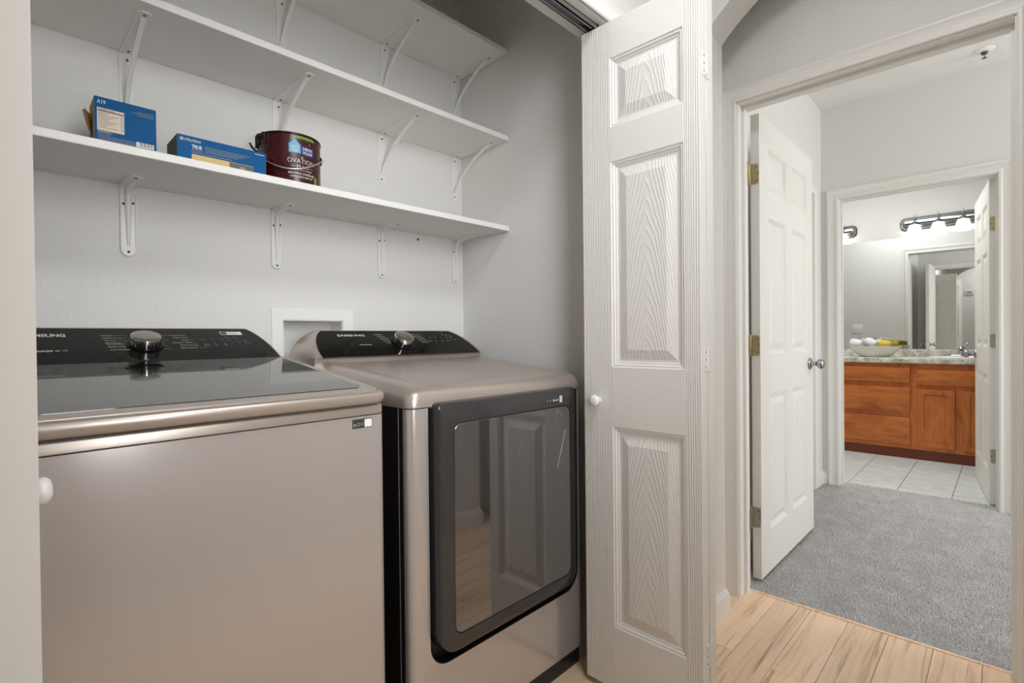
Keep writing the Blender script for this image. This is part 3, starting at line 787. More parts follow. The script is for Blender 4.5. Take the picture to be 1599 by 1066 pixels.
for z, s_ in ((1.0990, 'NORMAL'), (1.0925, 'HEAVY DUTY'), (1.0860, 'WHITES'), (1.0805, 'BEDDING/'), (1.0770, 'WATERPROOF'), (1.0710, 'PERM PRESS'), (1.0640, 'ACTIVEWEAR')):
    put_text(m, s_, lp, .213+(1.099-z)*.25, z, .0030, width=.0042*len(s_)*.95, bold=.02)
for z, s_ in ((1.0990, 'QUICK WASH'), (1.0925, 'DELICATES'), (1.0860, 'JEANS'), (1.0795, 'RINSE + SPIN'), (1.0725, 'SPIN ONLY'), (1.0655, 'SELF CLEAN')):
    put_text(m, s_, lp, .398+(1.099-z)*.35, z, .0030, width=.0040*len(s_)*.95, bold=.02, align='r')
for z, L in ((1.1005, .034), (1.094, .016), (1.0875, .022), (1.081, .012), (1.0725, .016), (1.0655, .022)):
    rect_on(m, lp, .264-L, .264, z, z+.0005); rect_on(m, lp, .333, .333+L*.8, z, z+.0005)
for k, x in enumerate((.409, .434, .457, .482)):
    put_text(m, ('Temp', 'Soil Level', 'Spin', 'Option')[k], lp, x, 1.0875, .0022, align='c'); put_text(m, ('Warm', 'Normal', 'High', 'Extra')[k], lp, x+.003, 1.0765, .0022, align='c')
    put_text(m, ('Temp.', 'Soil Level', 'Spin', 'Rinse')[k], lp, x+.003, 1.0715, .0026, align='c', bold=.03)
put_text(m, 'Child Lock 3s', lp, .425, 1.066, .0022, align='c')
for x, z, s_ in ((.500, 1.0930, 'Deep Fill'), (.520, 1.0935, 'Delay End'), (.502, 1.086, 'Pre Soak'), (.522, 1.0865, 'Smart'), (.505, 1.0775, 'Sound'), (.524, 1.0785, 'Power')):
    put_text(m, s_, lp, x, z, .0022, align='c')
for k in range(5): rect_on(m, lp, .146-.012, .146-.001, 1.0637+k*.0009, 1.0641+k*.0009)
rect_on(m, lp, .122, .130, 1.064, 1.0668)
put_text(m, '>II', lp, .541, 1.0800, .0042, align='c', bold=.03); put_text(m, 'Start/Pause', lp, .545, 1.0755, .0022, align='c')
tag(m.build('printed_labels', 'print_grey', con, 0), kind='stuff')
m = MB(); lq = lambda u, v: tuple(wp(u, v)+cn*.0042-W0)
rect_on(m, lq, .488, .546, 1.1010, 1.1105, 0); rect_on(m, lp, .5, .5001, 1.10, 1.1001, 0)
lq2 = lambda u, v: tuple(wp(u, v)+cn*.0046-W0)
rect_on(m, lq2, .4895, .506, 1.1022, 1.1094, 1)
for k in range(3): rect_on(m, lq2, .511, .540-.006*(k % 2), 1.1035+k*.0022, 1.1042+k*.0022, 2)
m.build('rating_sticker', ['label_white', 'label_dark', 'print_grey'], con, 0)
# energy sticker on the front
fp = lambda u, v, o=.0008: (u-W0.x, WYF-o-W0.y, v)
m = MB(); rect_on(m, fp, .5585, .6065, .8940, .9140, 0)
f2 = lambda u, v: fp(u, v, .0012)
rect_on(m, f2, .5875, .6050, .8955, .9125, 1)
rect_on(m, f2, .5605, .5665, .8985, .9045, 2); rect_on(m, f2, .569, .5765, .8990, .9055, 2); rect_on(m, lambda u, v: fp(u, v, .0015), .5705, .575, .9003, .9042, 0)
put_text(m, 'O', f2, .579, .9000, .0065, bold=.02, mi=2)
m.build('front_sticker', ['label_dark', 'label_white', 'print_grey'], wm, 0)

# ---- dryer
DXC, DHW, DYF, DYB = 1.049, .343, 1.02, 1.700
D0 = Vector((DXC, (DYF+DYB)/2, 0))
dm = thing('clothes_dryer', 'champagne front loading clothes dryer with dark glass door, beside the folding door', 'clothes dryer', D0)
def D(m, name, mats, parent=dm, smooth=40): return B(m, name, mats, parent, smooth, D0)
dx0, dx1 = DXC-DHW, DXC+DHW
dplan = lambda ins=0.0, r=.026: rrect(dx0+ins, dx1-ins, DYF+ins, DYB, (r, r, .006, .006), 6)
CAPZ = .9200
# front panel with a rounded opening for the door
OPN = rrect(.760, 1.3635, .268, .935, (.062, .062, .02, .02), 8)
from mathutils.geometry import tessellate_polygon
z0_, z1_ = .068, CAPZ-.0015
xa, xb = dx0+.026, dx1-.0265
hole = [(a, min(b, z1_-.0005)) for a, b in OPN]
outer = [(xa, z0_), (xb, z0_), (xb, z1_), (xa, z1_)]
allp = outer+hole
tris = tessellate_polygon([[Vector((a, b, 0)) for a, b in outer], [Vector((a, b, 0)) for a, b in hole]])
m = MB().add([(a, DYF, b) for a, b in allp], [tuple(t_) for t_ in tris])
Bq = [(a, DYF, b) for a, b in hole]; Bring = [(a, DYF+.003, b) for a, b in hole]
Cring = [(a+(1.0645-a)*.012, DYF+.032, b+(.60-b)*.012) for a, b in hole]
m.loft([Bq, Bring], caps=False)
# rounded vertical corners
for sgn, xe, xs_ in ((-1, dx0, dx0+.026), (1, dx1, dx1-.0265)):
    rr = abs(xs_-xe); ring = []
    for i in range(8):
        a = i/7*PI/2; ring.append((xs_+sgn*rr*math.sin(a), DYF+rr*(1-math.cos(a))))
    ring.append((xe, DYF+.029))
    m.loft([[(a, b, z0_) for a, b in ring], [(a, b, z1_) for a, b in ring]], caps=False, closed=False)
D(m, 'front_panel', 'champagne_front', smooth=35)
m = MB(); m.loft([Bring, Cring], caps=False); m.add(Cring, [tuple(range(len(Cring)))]); D(m, 'door_recess', 'black_rubber')
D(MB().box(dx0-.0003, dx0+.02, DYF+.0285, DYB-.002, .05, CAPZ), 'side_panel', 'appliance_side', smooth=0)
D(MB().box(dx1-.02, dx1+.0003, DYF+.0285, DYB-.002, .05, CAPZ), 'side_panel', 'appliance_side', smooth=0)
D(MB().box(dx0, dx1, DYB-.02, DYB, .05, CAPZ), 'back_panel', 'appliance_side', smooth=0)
D(MB().box(dx0-.0012, dx0, DYF+.046, DYF+.0475, .06, CAPZ), 'side_seam', 'champagne_front', smooth=0)
D(MB().box(dx0+.010, dx1-.006, DYF+.018, DYB-.03, .0, .070), 'kick_plate', 'kick_dark')
for sx in (dx0+.06, dx1-.06):
    for sy in (DYF+.07, DYB-.08): D(MB().lathe([(0, 0), (.02, 0), (.02, .012), (.008, .014), (.008, .03)], 16, Matrix.Translation((sx, sy, 0))), 'foot', 'black_rubber')
# top cap: broad rolled edge, sloped deck with a shallow recess
ds = slab_plane(.9640, .145, DYF)
rings = []
for ins, k in ((.002, None), (-.0015, .012), (-.002, .30), (.0005, .55), (.006, .78), (.016, .94), (.030, 1.0), (.048, 1.0)):
    pts = dplan(ins, .030); R = []
    for a, b in pts:
        top = ds(min(b, 1.52)); z = CAPZ if k is None else CAPZ+.0005+(top-CAPZ)*k
        R.append((a, b, z))
    rings.append(R)
for ins, dp in ((.066, .0012), (.078, .0040)):
    pts = rrect(dx0+ins, dx1-ins, DYF+ins, DYB-.01, (.04, .04, .006, .006), 6); rings.append([(a, b, ds(min(b, 1.52))-dp) for a, b in pts])
m = MB().loft(rings, caps=False)
# deck surface as strips so it stays planar
last = rings[-1]; m.add(last, [tuple(range(len(last)))])
D(m, 'top_cap', 'champagne_top', smooth=50)
# console
eyb, eyt, ezb, ezt = 1.500, 1.632, 1.031, 1.117
yg = lambda s_: eyb+(eyt-eyb)*s_
zg = lambda s_: ezb+(ezt-ezb)*s_
g0 = shell_ring(DXC, .343, .276, lambda s_: yg(s_)+.004, zg); g0b = shell_ring(DXC, .341, .274, lambda s_: yg(s_)-.0005, lambda s_: zg(s_)+.001)
g1 = shell_ring(DXC, .343, .276, lambda s_: DYB-.002-.045*s_, lambda s_: zg(s_)+.002)
D(MB().loft([g0b, g0, g1]), 'console_shell', 'champagne_top', smooth=50)
D(MB().box(dx0+.0015, dx1-.0015, 1.515, DYB-.002, .93, 1.033), 'console_base', 'champagne_top', smooth=0)
en = Vector((0, -(ezt-ezb), eyt-eyb)).normalized()
h0 = shell_ring(DXC, .322, .268, lambda s_: yg(.01+s_*.96)+en.y*.003, lambda s_: zg(.01+s_*.96)+en.z*.003); h1 = shell_ring(DXC, .322, .268, lambda s_: yg(.01+s_*.96)-en.y*.002, lambda s_: zg(.01+s_*.96)-en.z*.002)
dcon = D(MB().loft([h0, h1]), 'control_panel', 'console_black', smooth=30)
en = Vector((0, -(ezt-ezb), eyt-eyb)).normalized()
def dp_(x, z):
    s_ = (z-ezb)/(ezt-ezb); return Vector((x, yg(s_), z))
knob_on(dcon, dp_(1.052, 1.070)-D0+en*.003, en, .036, .030)
lp = lambda u, v: tuple(dp_(u, v)+en*.0036-D0)
m = MB(); put_text(m, 'SAMSUNG', lp, .826, 1.0950, .0062, width=.100, bold=.03)
rect_on(m, lp, .880, .925, 1.0655, 1.0668); tag(m.build('brand_lettering', 'print_white', dcon, 0), kind='stuff')
m = MB()
for k, (a, b) in enumerate((('NORMAL', 'QUICK DRY'), ('HEAVY DUTY', 'DELICATES'), ('PERM PRESS', 'TOWELS'), ('BEDDING', 'AIR FLUFF'), ('TIME DRY', 'WRINKLE AWAY'))):
    z = 1.0985-.0072*k; put_text(m, a, lp, .965+.006*k, z, .0034, width=.034, bold=.03); put_text(m, b, lp, 1.122+.004*k, z, .0034, width=.036, bold=.03)
for k, x in enumerate((1.195, 1.222, 1.249)): put_text(m, ('Dry', 'Temp', 'Time')[k], lp, x, 1.0870, .0028, align='c', bold=.02)
for k, x in enumerate((1.185, 1.212, 1.240, 1.266)): put_text(m, ('Level', 'Temp.', 'Time', 'Adjust')[k], lp, x, 1.0735, .0030, align='c', bold=.03); put_text(m, 'Med', lp, x, 1.078, .002, align='c')
for x, z, s_ in ((1.265, 1.0965, 'Anti'), (1.283, 1.0965, 'Wrinkle'), (1.300, 1.0945, 'Eco'), (1.275, 1.088, 'Damp'), (1.297, 1.0870, 'Sound'), (1.290, 1.0780, 'Lock'), (1.308, 1.0790, 'Power'), (1.325, 1.0790, '>II')):
    put_text(m, s_, lp, x, z, .0032, align='c', bold=.03)
tag(m.build('printed_labels', 'print_grey', dcon, 0), kind='stuff')
# door: charcoal frame with a dark glass pane
DF0, DF1, DZ0, DZ1 = .770, 1.3195, .3035, .930
YD = .990
fo = rrect(DF0, DF1, DZ0, DZ1, (.055, .055, .012, .012), 8)
def dshift(pts, k, cx=1.045, cz=.617): return [(cx+(a-cx)*(1-k), cz+(b-cz)*(1-k)) for a, b in pts]
PX0, PX1, PZ0, PZ1 = .8150, 1.2870, .3450, .8770
fi = rrect(PX0, PX1, PZ0, PZ1, (.026, .026, .026, .026), 8)
m = MB()
m.loft([[(a, DYF+.030, b) for a, b in fo], [(a, YD+.012, b) for a, b in fo], [(a, YD+.004, b) for a, b in dshift(fo, .006)], [(a, YD+.0005, b) for a, b in dshift(fo, .022)],
        [(a, YD, b) for a, b in dshift(fi, -.012)], [(a, YD, b) for a, b in fi], [(a, YD+.005, b) for a, b in fi]], caps=False)
dd = D(m, 'door', 'door_charcoal', smooth=35)
fp_ = rrect(PX0+.0022, PX1-.0022, PZ0+.0022, PZ1-.0022, .0245, 8)
m = MB().loft([[(a, YD+.006, b) for a, b in fp_], [(a, YD+.0012, b) for a, b in fp_], [(a, YD+.0002, b) for a, b in dshift(fp_, .004)]]); D(m, 'door_pane', 'door_pane', dd, 30).location = (0, 0, 0)
m = MB().loft([[(a, YD+.005, b) for a, b in fi], [(a, YD+.006, b) for a, b in fi]]); D(m, 'pane_gasket', 'black_rubber', dd, 0)
dl_ = lambda u, v, o=.0006: (u-D0.x, YD-o-D0.y, v)
m = MB(); m.lathe([(0, 0), (.0105, 0), (.0095, .0012), (.004, .0006), (0, .0005)], 24, Matrix.Translation((1.1615-D0.x, YD-D0.y, .8975)) @ Matrix.Rotation(PI/2, 4, 'X')); m.build('dimple', 'door_charcoal', dd, 60)
m = MB()
rect_on(m, dl_, 1.173, 1.178, .8965, .8985); rect_on(m, dl_, 1.188, 1.193, .8965, .8985)
for k in range(4): rect_on(m, dl_, 1.203+.007*k, 1.2075+.007*k, .8935+.001*(k % 2), .9000-.001*(k % 3))
rect_on(m, dl_, 1.2345, 1.2475, .8880, .9080); m.build('door_sticker', 'print_white', dd, 0)
m = MB(); a, b = Vector((1.262, YD-.0002, .800)), Vector((1.222, YD-.0002, .690)); m.tube([a-D0, b-D0], .0006, 5)
for _ in range(9):
    q = Vector((random.uniform(1.19, 1.275), YD-.0002, random.choice((random.uniform(.845, .862), random.uniform(.355, .385))))); m.tube([q-D0, q-D0+Vector((.001, 0, .002))], .0009, 5)
tag(m.build('scratches', 'print_white', dd, 0), kind='stuff')

# ------------------------------------------------------------------ things on the lowest shelf
ZS = 1.5131+TS
# tall blue carton
ca = thing('light_bulb_carton', 'tall blue light bulb carton printed A19, torn at its left side', 'carton', (.2535, 1.556, ZS), -.02)
W_, D_, H_ = .120, .075, .126
x_, y_ = W_/2, D_/2
m = MB().box(-x_, x_, -y_, y_, 0, H_, .0008, 1)
m.build('carton_body', 'carton_blue', ca, 0)
MB().box(-x_+.001, x_-.001, -y_+.001, y_-.001, H_-.0005, H_+.0006).build('top_flap', 'carton_navy', ca, 0)
m = MB(); m.box(-x_-.0008, -x_, -y_+.002, y_-.002, .001, H_-.004); m.build('open_side', 'carton_kraft', ca, 0)
m = MB(); fl_pts = [(-x_, -.012, .030), (-x_-.012, -.016, .060), (-x_-.020, -.02, .092), (-x_-.014, .0, .104), (-x_-.004, .014, .098), (-x_, .018, .050)]
fl2 = [(a+.0016, b+.001, c) for a, b, c in fl_pts]
m.loft([fl_pts, fl2]); m.build('torn_flap', 'carton_kraft', ca, 20)
cf = lambda u, v, o=.0006: (-x_+u, -y_-o, v-(.007 if v > .05 else .002 if v > .02 else 0))
m = MB(); put_text(m, 'A19', cf, .005, H_-.0080, .0085, width=.016, bold=.02)
tag(m.build('carton_lettering', 'print_white', ca, 0), kind='stuff')
m = MB(); rect_on(m, cf, .005, .056, .056, .108, 0)
c2 = lambda u, v: cf(u, v, .001)
rect_on(m, c2, .006, .055, .1000, .1022, 1); put_text(m, 'Lighting Facts', c2, .008, .1032, .0032, width=.030, bold=.02, mi=1)
for k in range(8):
    z = .0955-.0047*k; rect_on(m, c2, .007, .026+.018*((k*5) % 3)/2, z, z+.0009, 1); rect_on(m, c2, .048, .055, z, z+.0009, 1)
m.build('facts_label', ['facts_cream', 'print_black'], ca, 0)
m = MB()
for k in range(9): rect_on(m, cf, .006, .030+.082*(1 if k > 2 else 0) + (.004 if k % 2 else 0), .050-.0042*k, .0513-.0042*k)
for k in range(3): rect_on(m, cf, .070+.012*(k != 1), .115, .1175-.004*k, .1185-.004*k)
tag(m.build('small_print', 'print_grey', ca, 0), kind='stuff')
m = MB(); cf = lambda u, v, o=.0010: (-x_+u, -y_-o, v)
c2 = lambda u, v: cf(u, v, .0014)
rect_on(m, cf, .079, .114, .027, .039, 0)
for k in range(12): rect_on(m, c2, .0835+.0024*k, .0835+.0024*k+(.0006, .0011, .0015)[k % 3], .029, .039, 1)
m.build('bar_label', ['label_white', 'print_black'], ca, 0)
# low long blue carton
cb_ = thing('light_bulb_carton', 'low wide blue carton printed TRUE, between the tall carton and the paint can', 'carton', (.4565, 1.538, ZS), -.015, None)
W_, D_, H_ = .211, .105, .0735; x_, y_ = W_/2, D_/2
MB().box(-x_, x_, -y_, y_, 0, H_, .0008, 1).build('carton_body', 'carton_blue', cb_, 0)
for q in (-x_, x_): MB().box(q-.0007, q+.0007, -y_+.001, y_-.001, .001, H_-.001).build('carton_end', 'carton_grey', cb_, 0)
cf = lambda u, v, o=.0006: (-x_+u, -y_-o, v)
c2 = lambda u, v: cf(u, v, .001)
m = MB(); rect_on(m, cf, .006, .013, .0595, .0665); put_text(m, 'UTILITECH', cf, .015, .0600, .0058, width=.036, bold=.02)
put_text(m, 'TRUE', cf, .031, .0450, .0078, width=.023, bold=.05)
rect_on(m, cf, .182, .206, .0650, .0672)
tag(m.build('carton_lettering', 'print_white', cb_, 0), kind='stuff')
m = MB(); put_text(m, 'U', c2, .0078, .0605, .005, mi=0, bold=.03); m.build('logo_letter', 'carton_blue', cb_, 0)
m = MB()
for k in range(4): rect_on(m, cf, .060, .168-.01*k, .0525-.0042*k, .0537-.0042*k)
rect_on(m, cf, .031, .055, .0385, .0395); rect_on(m, cf, .031, .055, .0415, .0425); rect_on(m, cf, .031, .125, .0335, .0350)
tag(m.build('small_print', 'print_grey', cb_, 0), kind='stuff')
m = MB(); rect_on(m, cf, .031, .178, .001, .0295, 0); rect_on(m, c2, .118, .178, .001, .0285, 1)
m.lathe([(0, 0), (.007, .0), (.007, .0004), (0, .0005)], 20, Matrix.Translation((-x_+.150, -y_-.001, .016)) @ Matrix.Rotation(PI/2, 4, 'X'), mi=2)
m.build('photo_panel', ['carton_picture', 'carton_grey', 'print_grey'], cb_, 0)
# paint can
CR, CH = .0862, .147
CC = Vector((.653, 1.545, ZS))
pc = thing('paint_can', 'maroon gallon paint can with wire handle and dried drips on its rim', 'paint can', CC)
MB().lathe([(0, 0), (CR-.001, 0), (CR+.0012, .002), (CR, .005), (CR, CH-.010), (CR+.0005, CH-.008), (CR+.0005, CH-.005)], 64).build('can_body', 'can_maroon', pc, 40)
MB().lathe([(CR, CH-.008), (CR+.0022, CH-.006), (CR+.0022, CH-.001), (CR-.003, CH), (CR-.007, CH-.003), (CR-.012, CH-.007), (0, CH-.007)], 64).build('lid', 'can_rim', pc, 40)
def cyl(theta0, rad=CR+.0006):
    return lambda u, v: (rad*math.sin(theta0+u/CR), -rad*math.cos(theta0+u/CR), v*.94-.031)
# facing direction: towards the camera from the can
th0 = -math.atan2(CC.x, CC.y)
cw = cyl(th0); cw2 = cyl(th0, CR+.0011); cw3 = cyl(th0, CR+.0016)
m = MB(); u0 = .012
vs = []; hx0, hx1, hz = u0-.014, u0+.018, .128
rect_on(m, cw, hx0, hx1, hz, hz+.026, 0, 8)
n = 8
for k in range(n):
    a0 = hx0+(hx1-hx0)*k/n; a1 = hx0+(hx1-hx0)*(k+1)/n; hh = lambda a: hz+.026+.014*(1-abs(a-(hx0+hx1)/2)/((hx1-hx0)/2))
    m.add([cw(a0, hz+.026), cw(a1, hz+.026), cw(a1, hh(a1)), cw(a0, hh(a0))], [(0, 1, 2, 3)], 0)
rect_on(m, cw, hx1+.001, hx1+.040, hz-.004, hz+.024, 1, 8)
put_text(m, 'HGTV', cw2, (hx0+hx1)/2, hz+.013, .0085, width=.022, bold=.03, align='c', mi=2); put_text(m, 'HOME', cw2, (hx0+hx1)/2, hz+.004, .0065, width=.020, bold=.03, align='c', mi=2)
put_text(m, 'SHERWIN', cw2, hx1+.021, hz+.012, .0080, width=.031, bold=.04, align='c', mi=2); put_text(m, 'WILLIAMS', cw2, hx1+.021, hz+.0005, .0080, width=.032, bold=.04, align='c', mi=2)
m.build('badge', ['can_cyan', 'can_royal', 'print_white'], pc, 0)
m = MB()
put_text(m, 'OVATION', cw, u0-.018, .098, .0135, width=.078, bold=.0)
put_text(m, 'PLUS', cw, u0+.024, .083, .0100, width=.034, align='c')
rect_on(m, cw, u0-.008, u0+.004, .0872, .0882, 0, 3); rect_on(m, cw, u0+.044, u0+.056, .0872, .0882, 0, 3)
put_text(m, 'INTERIOR PAINT & PRIMER', cw, u0+.022, .0755, .0040, width=.060, bold=.02, align='c')
put_text(m, 'BEAUTIFUL COVERAGE', cw, u0+.022, .0640, .0058, width=.076, bold=.03, align='c')
put_text(m, 'LASTING FINISH. ZERO VOC', cw, u0+.022, .0545, .0045, width=.066, bold=.03, align='c')
put_text(m, 'm', cw, u0+.022, hz-.014, .006, bold=.03, align='c')
rect_on(m, cw, u0+.046, u0+.0475, hz+.030, hz+.038)
tag(m.build('can_lettering', 'print_white', pc, 0), kind='stuff')
m = MB(); rect_on(m, cw, u0+.004, u0+.062, .1725, .181, 0, 10); m.build('green_band', 'can_green', pc, 0)
m = MB(); rect_on(m, cw, u0+.062, u0+.072, .036, .066, 0, 3); m.build('green_tab', 'can_green', pc, 0)
# handle: ears and wire bail hanging in front
for sg in (-1, 1):
    a = th0+sg*PI/2; d = Vector((math.sin(a), -math.cos(a), 0)); q = d.to_track_quat('Z', 'Y').to_matrix().to_4x4()
    MB().lathe([(0, 0), (.013, 0), (.012, .003), (.006, .005), (0, .005)], 16, Matrix.Translation(d*CR+Vector((0, 0, .098))) @ q).build('ear', 'can_rim', pc, 40)
path = []
for i in range(31):
    t_ = i/30; a = th0+(-1+2*t_)*(PI/2); k = math.sin(t_*PI)
    rad = CR+.009+.003*k; path.append((rad*math.sin(a), -rad*math.cos(a), .100-.062*k**1.7))
MB().tube(path, .0021, 8).build('handle', 'wire', pc, 60)
m = MB()
for i in range(16):
    a = th0-PI/2+random.uniform(-.35, .75); L = random.uniform(.006, .038); z = CH-.002
    p = [(math.sin(a)*(CR+.0025), -math.cos(a)*(CR+.0025), z-L*k/4) for k in range(5)]; m.tube(p, [.004, .0035, .003, .003, .0045], 7)
a = th0-PI/2; d = Vector((math.sin(a), -math.cos(a), 0))
m.tube([d*(CR+.002)+Vector((0, 0, .105)), d*(CR+.014)+Vector((0, 0, .118)), d*(CR+.020)+Vector((0, 0, .130))], [.003, .0035, .0025], 7)
tag(m.build('dried_drips', 'dried_paint', pc, 60), kind='stuff')

# ------------------------------------------------------------------ ceiling sprinkler
sp = thing('ceiling_sprinkler', 'white ceiling sprinkler head above the carpeted passage', 'sprinkler', (4.04, .092, CE))
MB().lathe([(0, 0), (.046, 0), (.045, -.004), (.030, -.010), (.016, -.012)], 32).build('escutcheon', 'white_plastic', sp, 40)
MB().lathe([(.016, -.010), (.014, -.024), (.006, -.026), (0, -.026)], 20).lathe([(0, -.044), (.012, -.045), (.012, -.0465), (0, -.047)], 18).tube([(.010, 0, -.024), (.009, 0, -.036), (.003, 0, -.045)], .0022, 6).tube([(-.010, 0, -.024), (-.009, 0, -.036), (-.003, 0, -.045)], .0022, 6).build('sprinkler_head', 'screw_grey', sp, 40)

# ------------------------------------------------------------------ bathroom
VXF, CT = 5.5965, .872
V0 = Vector((VXF, .29, 0))
vc = thing('vanity_cabinet', 'orange brown wooden bathroom vanity cabinet under the speckled countertop', 'vanity', V0)
def Vb(m, name, mats, parent=vc, smooth=0): return B(m, name, mats, parent, smooth, V0)
vy0, vy1 = -.60, 1.98
Vb(MB().box(VXF, MX-.03, vy0, vy1, .085, .826), 'carcass', 'cherry_v')
Vb(MB().box(VXF+.012, MX-.03, vy0, vy1, .0, .086), 'toe_kick', 'cherry_dark')
def slab_front(y0, y1, z0, z1, name):
    return Vb(box(VXF-.019, VXF-.0002, y0, y1, z0, z1, .004, 2), name, 'cherry_h', smooth=30)
def shaker(y0, y1, z0, z1):
    s_ = .042; d_ = Vb(MB().box(VXF-.019, VXF-.0002, y0, y0+s_, z0, z1).box(VXF-.019, VXF-.0002, y1-s_, y1, z0, z1).box(VXF-.019, VXF-.0002, y0+s_, y1-s_, z0, z0+s_).box(VXF-.019, VXF-.0002, y0+s_, y1-s_, z1-s_, z1), 'cabinet_door', 'cherry_v')
    Vb(MB().box(VXF-.010, VXF-.001, y0+s_-.001, y1-s_+.001, z0+s_-.001, z1-s_+.001), 'door_panel', 'cherry_v', d_)
dy0, dy1 = .607, 1.235
for z0, z1 in ((.660, .792), (.400, .618), (.122, .356)): slab_front(dy0, dy1, z0, z1, 'drawer')
slab_front(.020, .556, .648, .776, 'drawer')
shaker(.3135, .556, .118, .612); shaker(.020, .2625, .118, .612)
slab_front(1.285, 1.821, .648, .776, 'drawer'); shaker(1.285, 1.545, .118, .612); shaker(1.575, 1.821, .118, .612)
slab_front(-.56, -.02, .648, .776, 'drawer')
ct = thing('countertop', 'pale speckled bathroom countertop with backsplash on the wooden vanity', 'countertop', (VXF, .29, CT))
C0 = Vector((VXF, .29, CT))
B(MB().box(VXF-.030, MX-.002, vy0, vy1+.01, .828, CT, .004, 2), 'counter_slab', 'speckled_laminate', ct, 30, C0)
B(MB().box(MX-.024, MX-.002, vy0, vy1+.01, CT, .938, .003, 2), 'backsplash', 'speckled_laminate', ct, 30, C0)
for k, yc in enumerate((.29, 1.55)):
    sx, sy = 5.83, .235; mm = MB(); rings = []
    for f_, z in ((1.0, .0005), (1.0, .008), (.95, .012), (.90, .010), (.84, -.002), (.6, -.004)):
        rings.append([(sx+.17*f_*math.cos(a), yc+sy*f_*math.sin(a), CT+max(z, .0015)) for a in [2*PI*i/40 for i in range(40)]])
    mm.loft(rings); sk = mm.build('sink', 'porcelain', None, 50); sk.data.transform(Matrix.Translation(-C0)); sk.parent = ct
def faucet(yc, label):
    f = thing('faucet', label, 'faucet', (6.03, yc, CT+.0085)); m = MB()
    m.box(-.028, .028, -.075, .075, 0, .012, .005, 2); m.lathe([(0, .010), (.024, .010), (.022, .03), (.018, .055), (.017, .062), (0, .064)], 24)
    m.build('faucet_body', 'chrome', f, 50)
    MB().tube([(0, 0, .045), (-.02, 0, .068), (-.06, 0, .080), (-.095, 0, .074), (-.112, 0, .060)], [.013, .013, .012, .011, .0105], 14).build('spout', 'chrome', f, 60)
    MB().tube([(0, 0, .062), (0, 0, .078), (-.012, -.015, .096), (-.03, -.030, .105)], [.010, .008, .007, .009], 12).build('lever', 'chrome', f, 60)
faucet(.29, 'chrome single lever faucet by the bathroom door')
faucet(1.55, 'chrome single lever faucet at the far left sink of the vanity')
# bowl of rolled towels
BC = Vector((5.80, .892, CT+.001))
bw = thing('serving_bowl', 'white ribbed oval bowl on the countertop holding rolled towels', 'bowl', BC)
rings = []; N_ = 72
prof = [(.52, 0), (.55, .004), (.70, .028), (.86, .060), (.97, .086), (1.0, .098), (.985, .099), (.93, .084), (.80, .056), (.6, .024), (.45, .014)]
for k, (f_, z) in enumerate(prof):
    rr = []
    for i in range(N_):
        a = 2*PI*i/N_; wv = 1+.012*math.cos(a*36)*(1 if 1 < k < 5 else 0); rr.append((.135*f_*wv*math.cos(a), .205*f_*wv*math.sin(a), z))
    rings.append(rr)
MB().loft(rings).build('bowl_body', 'bowl_ceramic', bw, 60)
def rolled_towel(y_, r, L, mat, yaw, tilt, label, x_=0.0, z_=.088):
    o = thing('rolled_towel', label, 'towel', BC+Vector((x_, y_, z_)), yaw, 'rolled towels in the white bowl'); m = MB(); rings = []
    for k in range(9):
        u = -L/2+L*k/8; e_ = 1-.22*(abs(u)/(L/2))**6
        ring = []
        for i in range(28):
            a = 2*PI*i/28; rad = r*e_*(1+.035*math.sin(3*a+k*.6)+.02*math.sin(7*a-k)); ring.append((u, rad*math.cos(a), rad*math.sin(a)))
        rings.append(ring)
    m.loft(rings); T_ = Matrix.Rotation(-tilt, 4, 'Y'); m.xf(T_); m.build('roll', mat, o, 70)
    sp_ = []
    for i in range(60):
        a = i*.32; rad = r*.86*(1-i/64); sp_.append(T_ @ Vector((-L/2-.001, rad*math.cos(a), rad*math.sin(a))))
    MB().tube(sp_, .0022, 5).build('roll_spiral', mat, o, 60)
rolled_towel(.134, .036, .098, 'towel_white', 1.30, .22, 'leftmost rolled white towel in the bowl', -.056, .128)
rolled_towel(.072, .036, .098, 'towel_grey', 1.15, .40, 'grey white rolled towel just right of the leftmost one in the bowl', .056, .128)
rolled_towel(.018, .035, .092, 'towel_white', 1.20, .45, 'rolled white towel in the middle of the bowl', -.050, .134)
rolled_towel(-.046, .035, .100, 'towel_green', 1.40, .20, 'pale green and white rolled towel left of the yellow one', .056, .122)
rolled_towel(-.090, .034, .088, 'towel_yellow', 1.5, .10, 'yellow rolled towel in the bowl', -.046, .118)
rolled_towel(-.140, .029, .068, 'towel_olive', 1.5, .05, 'small olive rolled towel at the bowl rim right of the yellow one', .040, .116)
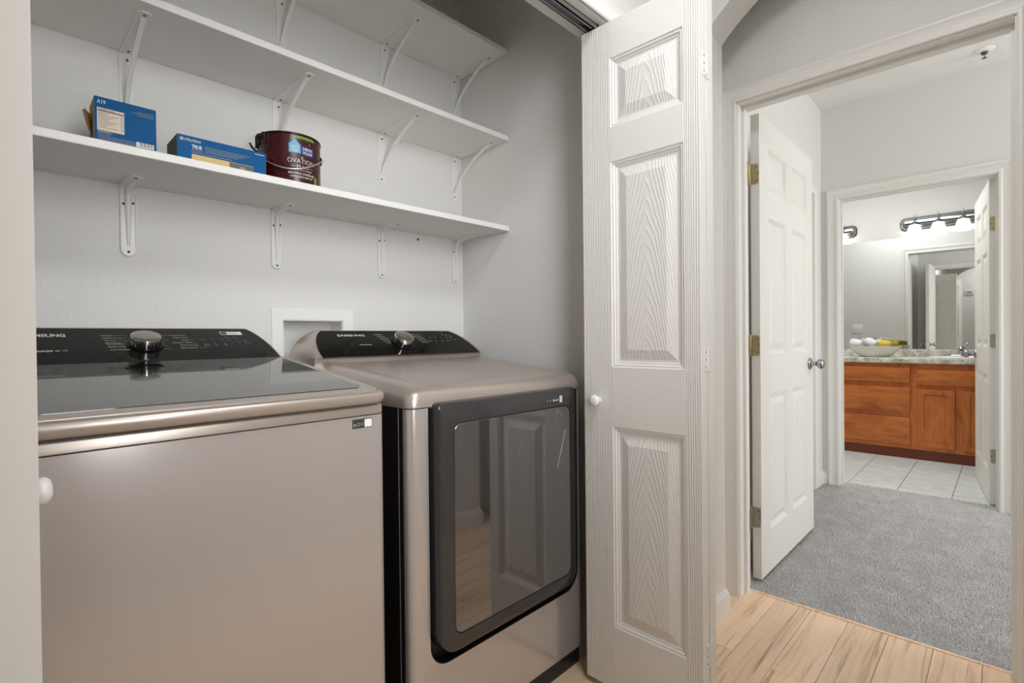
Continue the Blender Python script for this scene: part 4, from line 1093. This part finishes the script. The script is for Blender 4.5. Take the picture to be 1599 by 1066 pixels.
# mirror and lights
mi_ = thing('wall_mirror', 'wide frameless bathroom mirror above the backsplash', 'mirror', (MX, .69, .940))
MB().box(-.006, -.0005, -1.28, 1.28, 0, 1.060).build('glass', 'mirror_glass', mi_, 0)
def light_bar(yc, label):
    o = thing('vanity_light', label, 'light fixture', (MX, yc, 2.115), 0, 'chrome light bars above the bathroom mirror'); L = .455; m = MB(); rings = []
    for ins, t_ in ((0, 0), (0, .010), (.010, .018), (.020, .018), (.028, .030), (.040, .034)):
        rings.append([(-.0005-t_, a, b) for a, b in rrect(-L+ins, L-ins, -.060+ins, .060-ins, (.045-ins*.5,)*4, 6)])
    m.loft(rings); m.build('back_plate', 'plate_metal', o, 30)
    for k in range(5):
        y_ = (k-2)*.1705; s_ = MB()
        s_.tube([(-.030, y_, .0), (-.080, y_, .0)], .008, 10).lathe([(0, -.012), (.020, -.012), (.020, .010), (.012, .016), (.0050, .020), (.0050, .078), (.003, .086), (0, .086)], 18, Matrix.Translation((-.085, y_, -.010)))
        so = s_.build('socket', 'plate_metal', o, 50)
        g_ = MB().lathe([(.020, -.018), (.034, -.022), (.042, -.036), (.048, -.060), (.056, -.082), (.062, -.096), (.060, -.096), (.046, -.060), (.034, -.030), (.020, -.022)], 28, Matrix.Translation((-.085, y_, -.002)))
        g_.build('shade', 'lamp_glass', so, 60)
light_bar(.2785, 'chrome light bar with glowing bell shades, above the mirror by the open door')
light_bar(1.535, 'chrome light bar with glowing bell shades, half hidden by the left bathroom doorway casing')
sw = thing('light_switch', 'white double light switch plate on the bathroom wall, seen in the mirror', 'light switch', (WXB, 1.39, 1.15))
box(0, .005, -.057, .057, -.057, .057, .003, 2).build('switch_plate', 'white_plastic', sw, 30)
for d_ in (-.023, .023): MB().box(.005, .009, d_-.005, d_+.005, -.012, .012).build('toggle', 'white_plastic', sw, 0)
th = thing('door_chime', 'small grey box high on the far hall wall, seen in the bathroom mirror', 'door chime', (XE, .60, 1.97))
box(0, .03, -.07, .07, -.05, .05, .005, 2).build('housing', 'print_white', th, 30); MB().box(.030, .0306, -.04, .04, -.02, .02).build('grille', 'print_grey', th, 0)
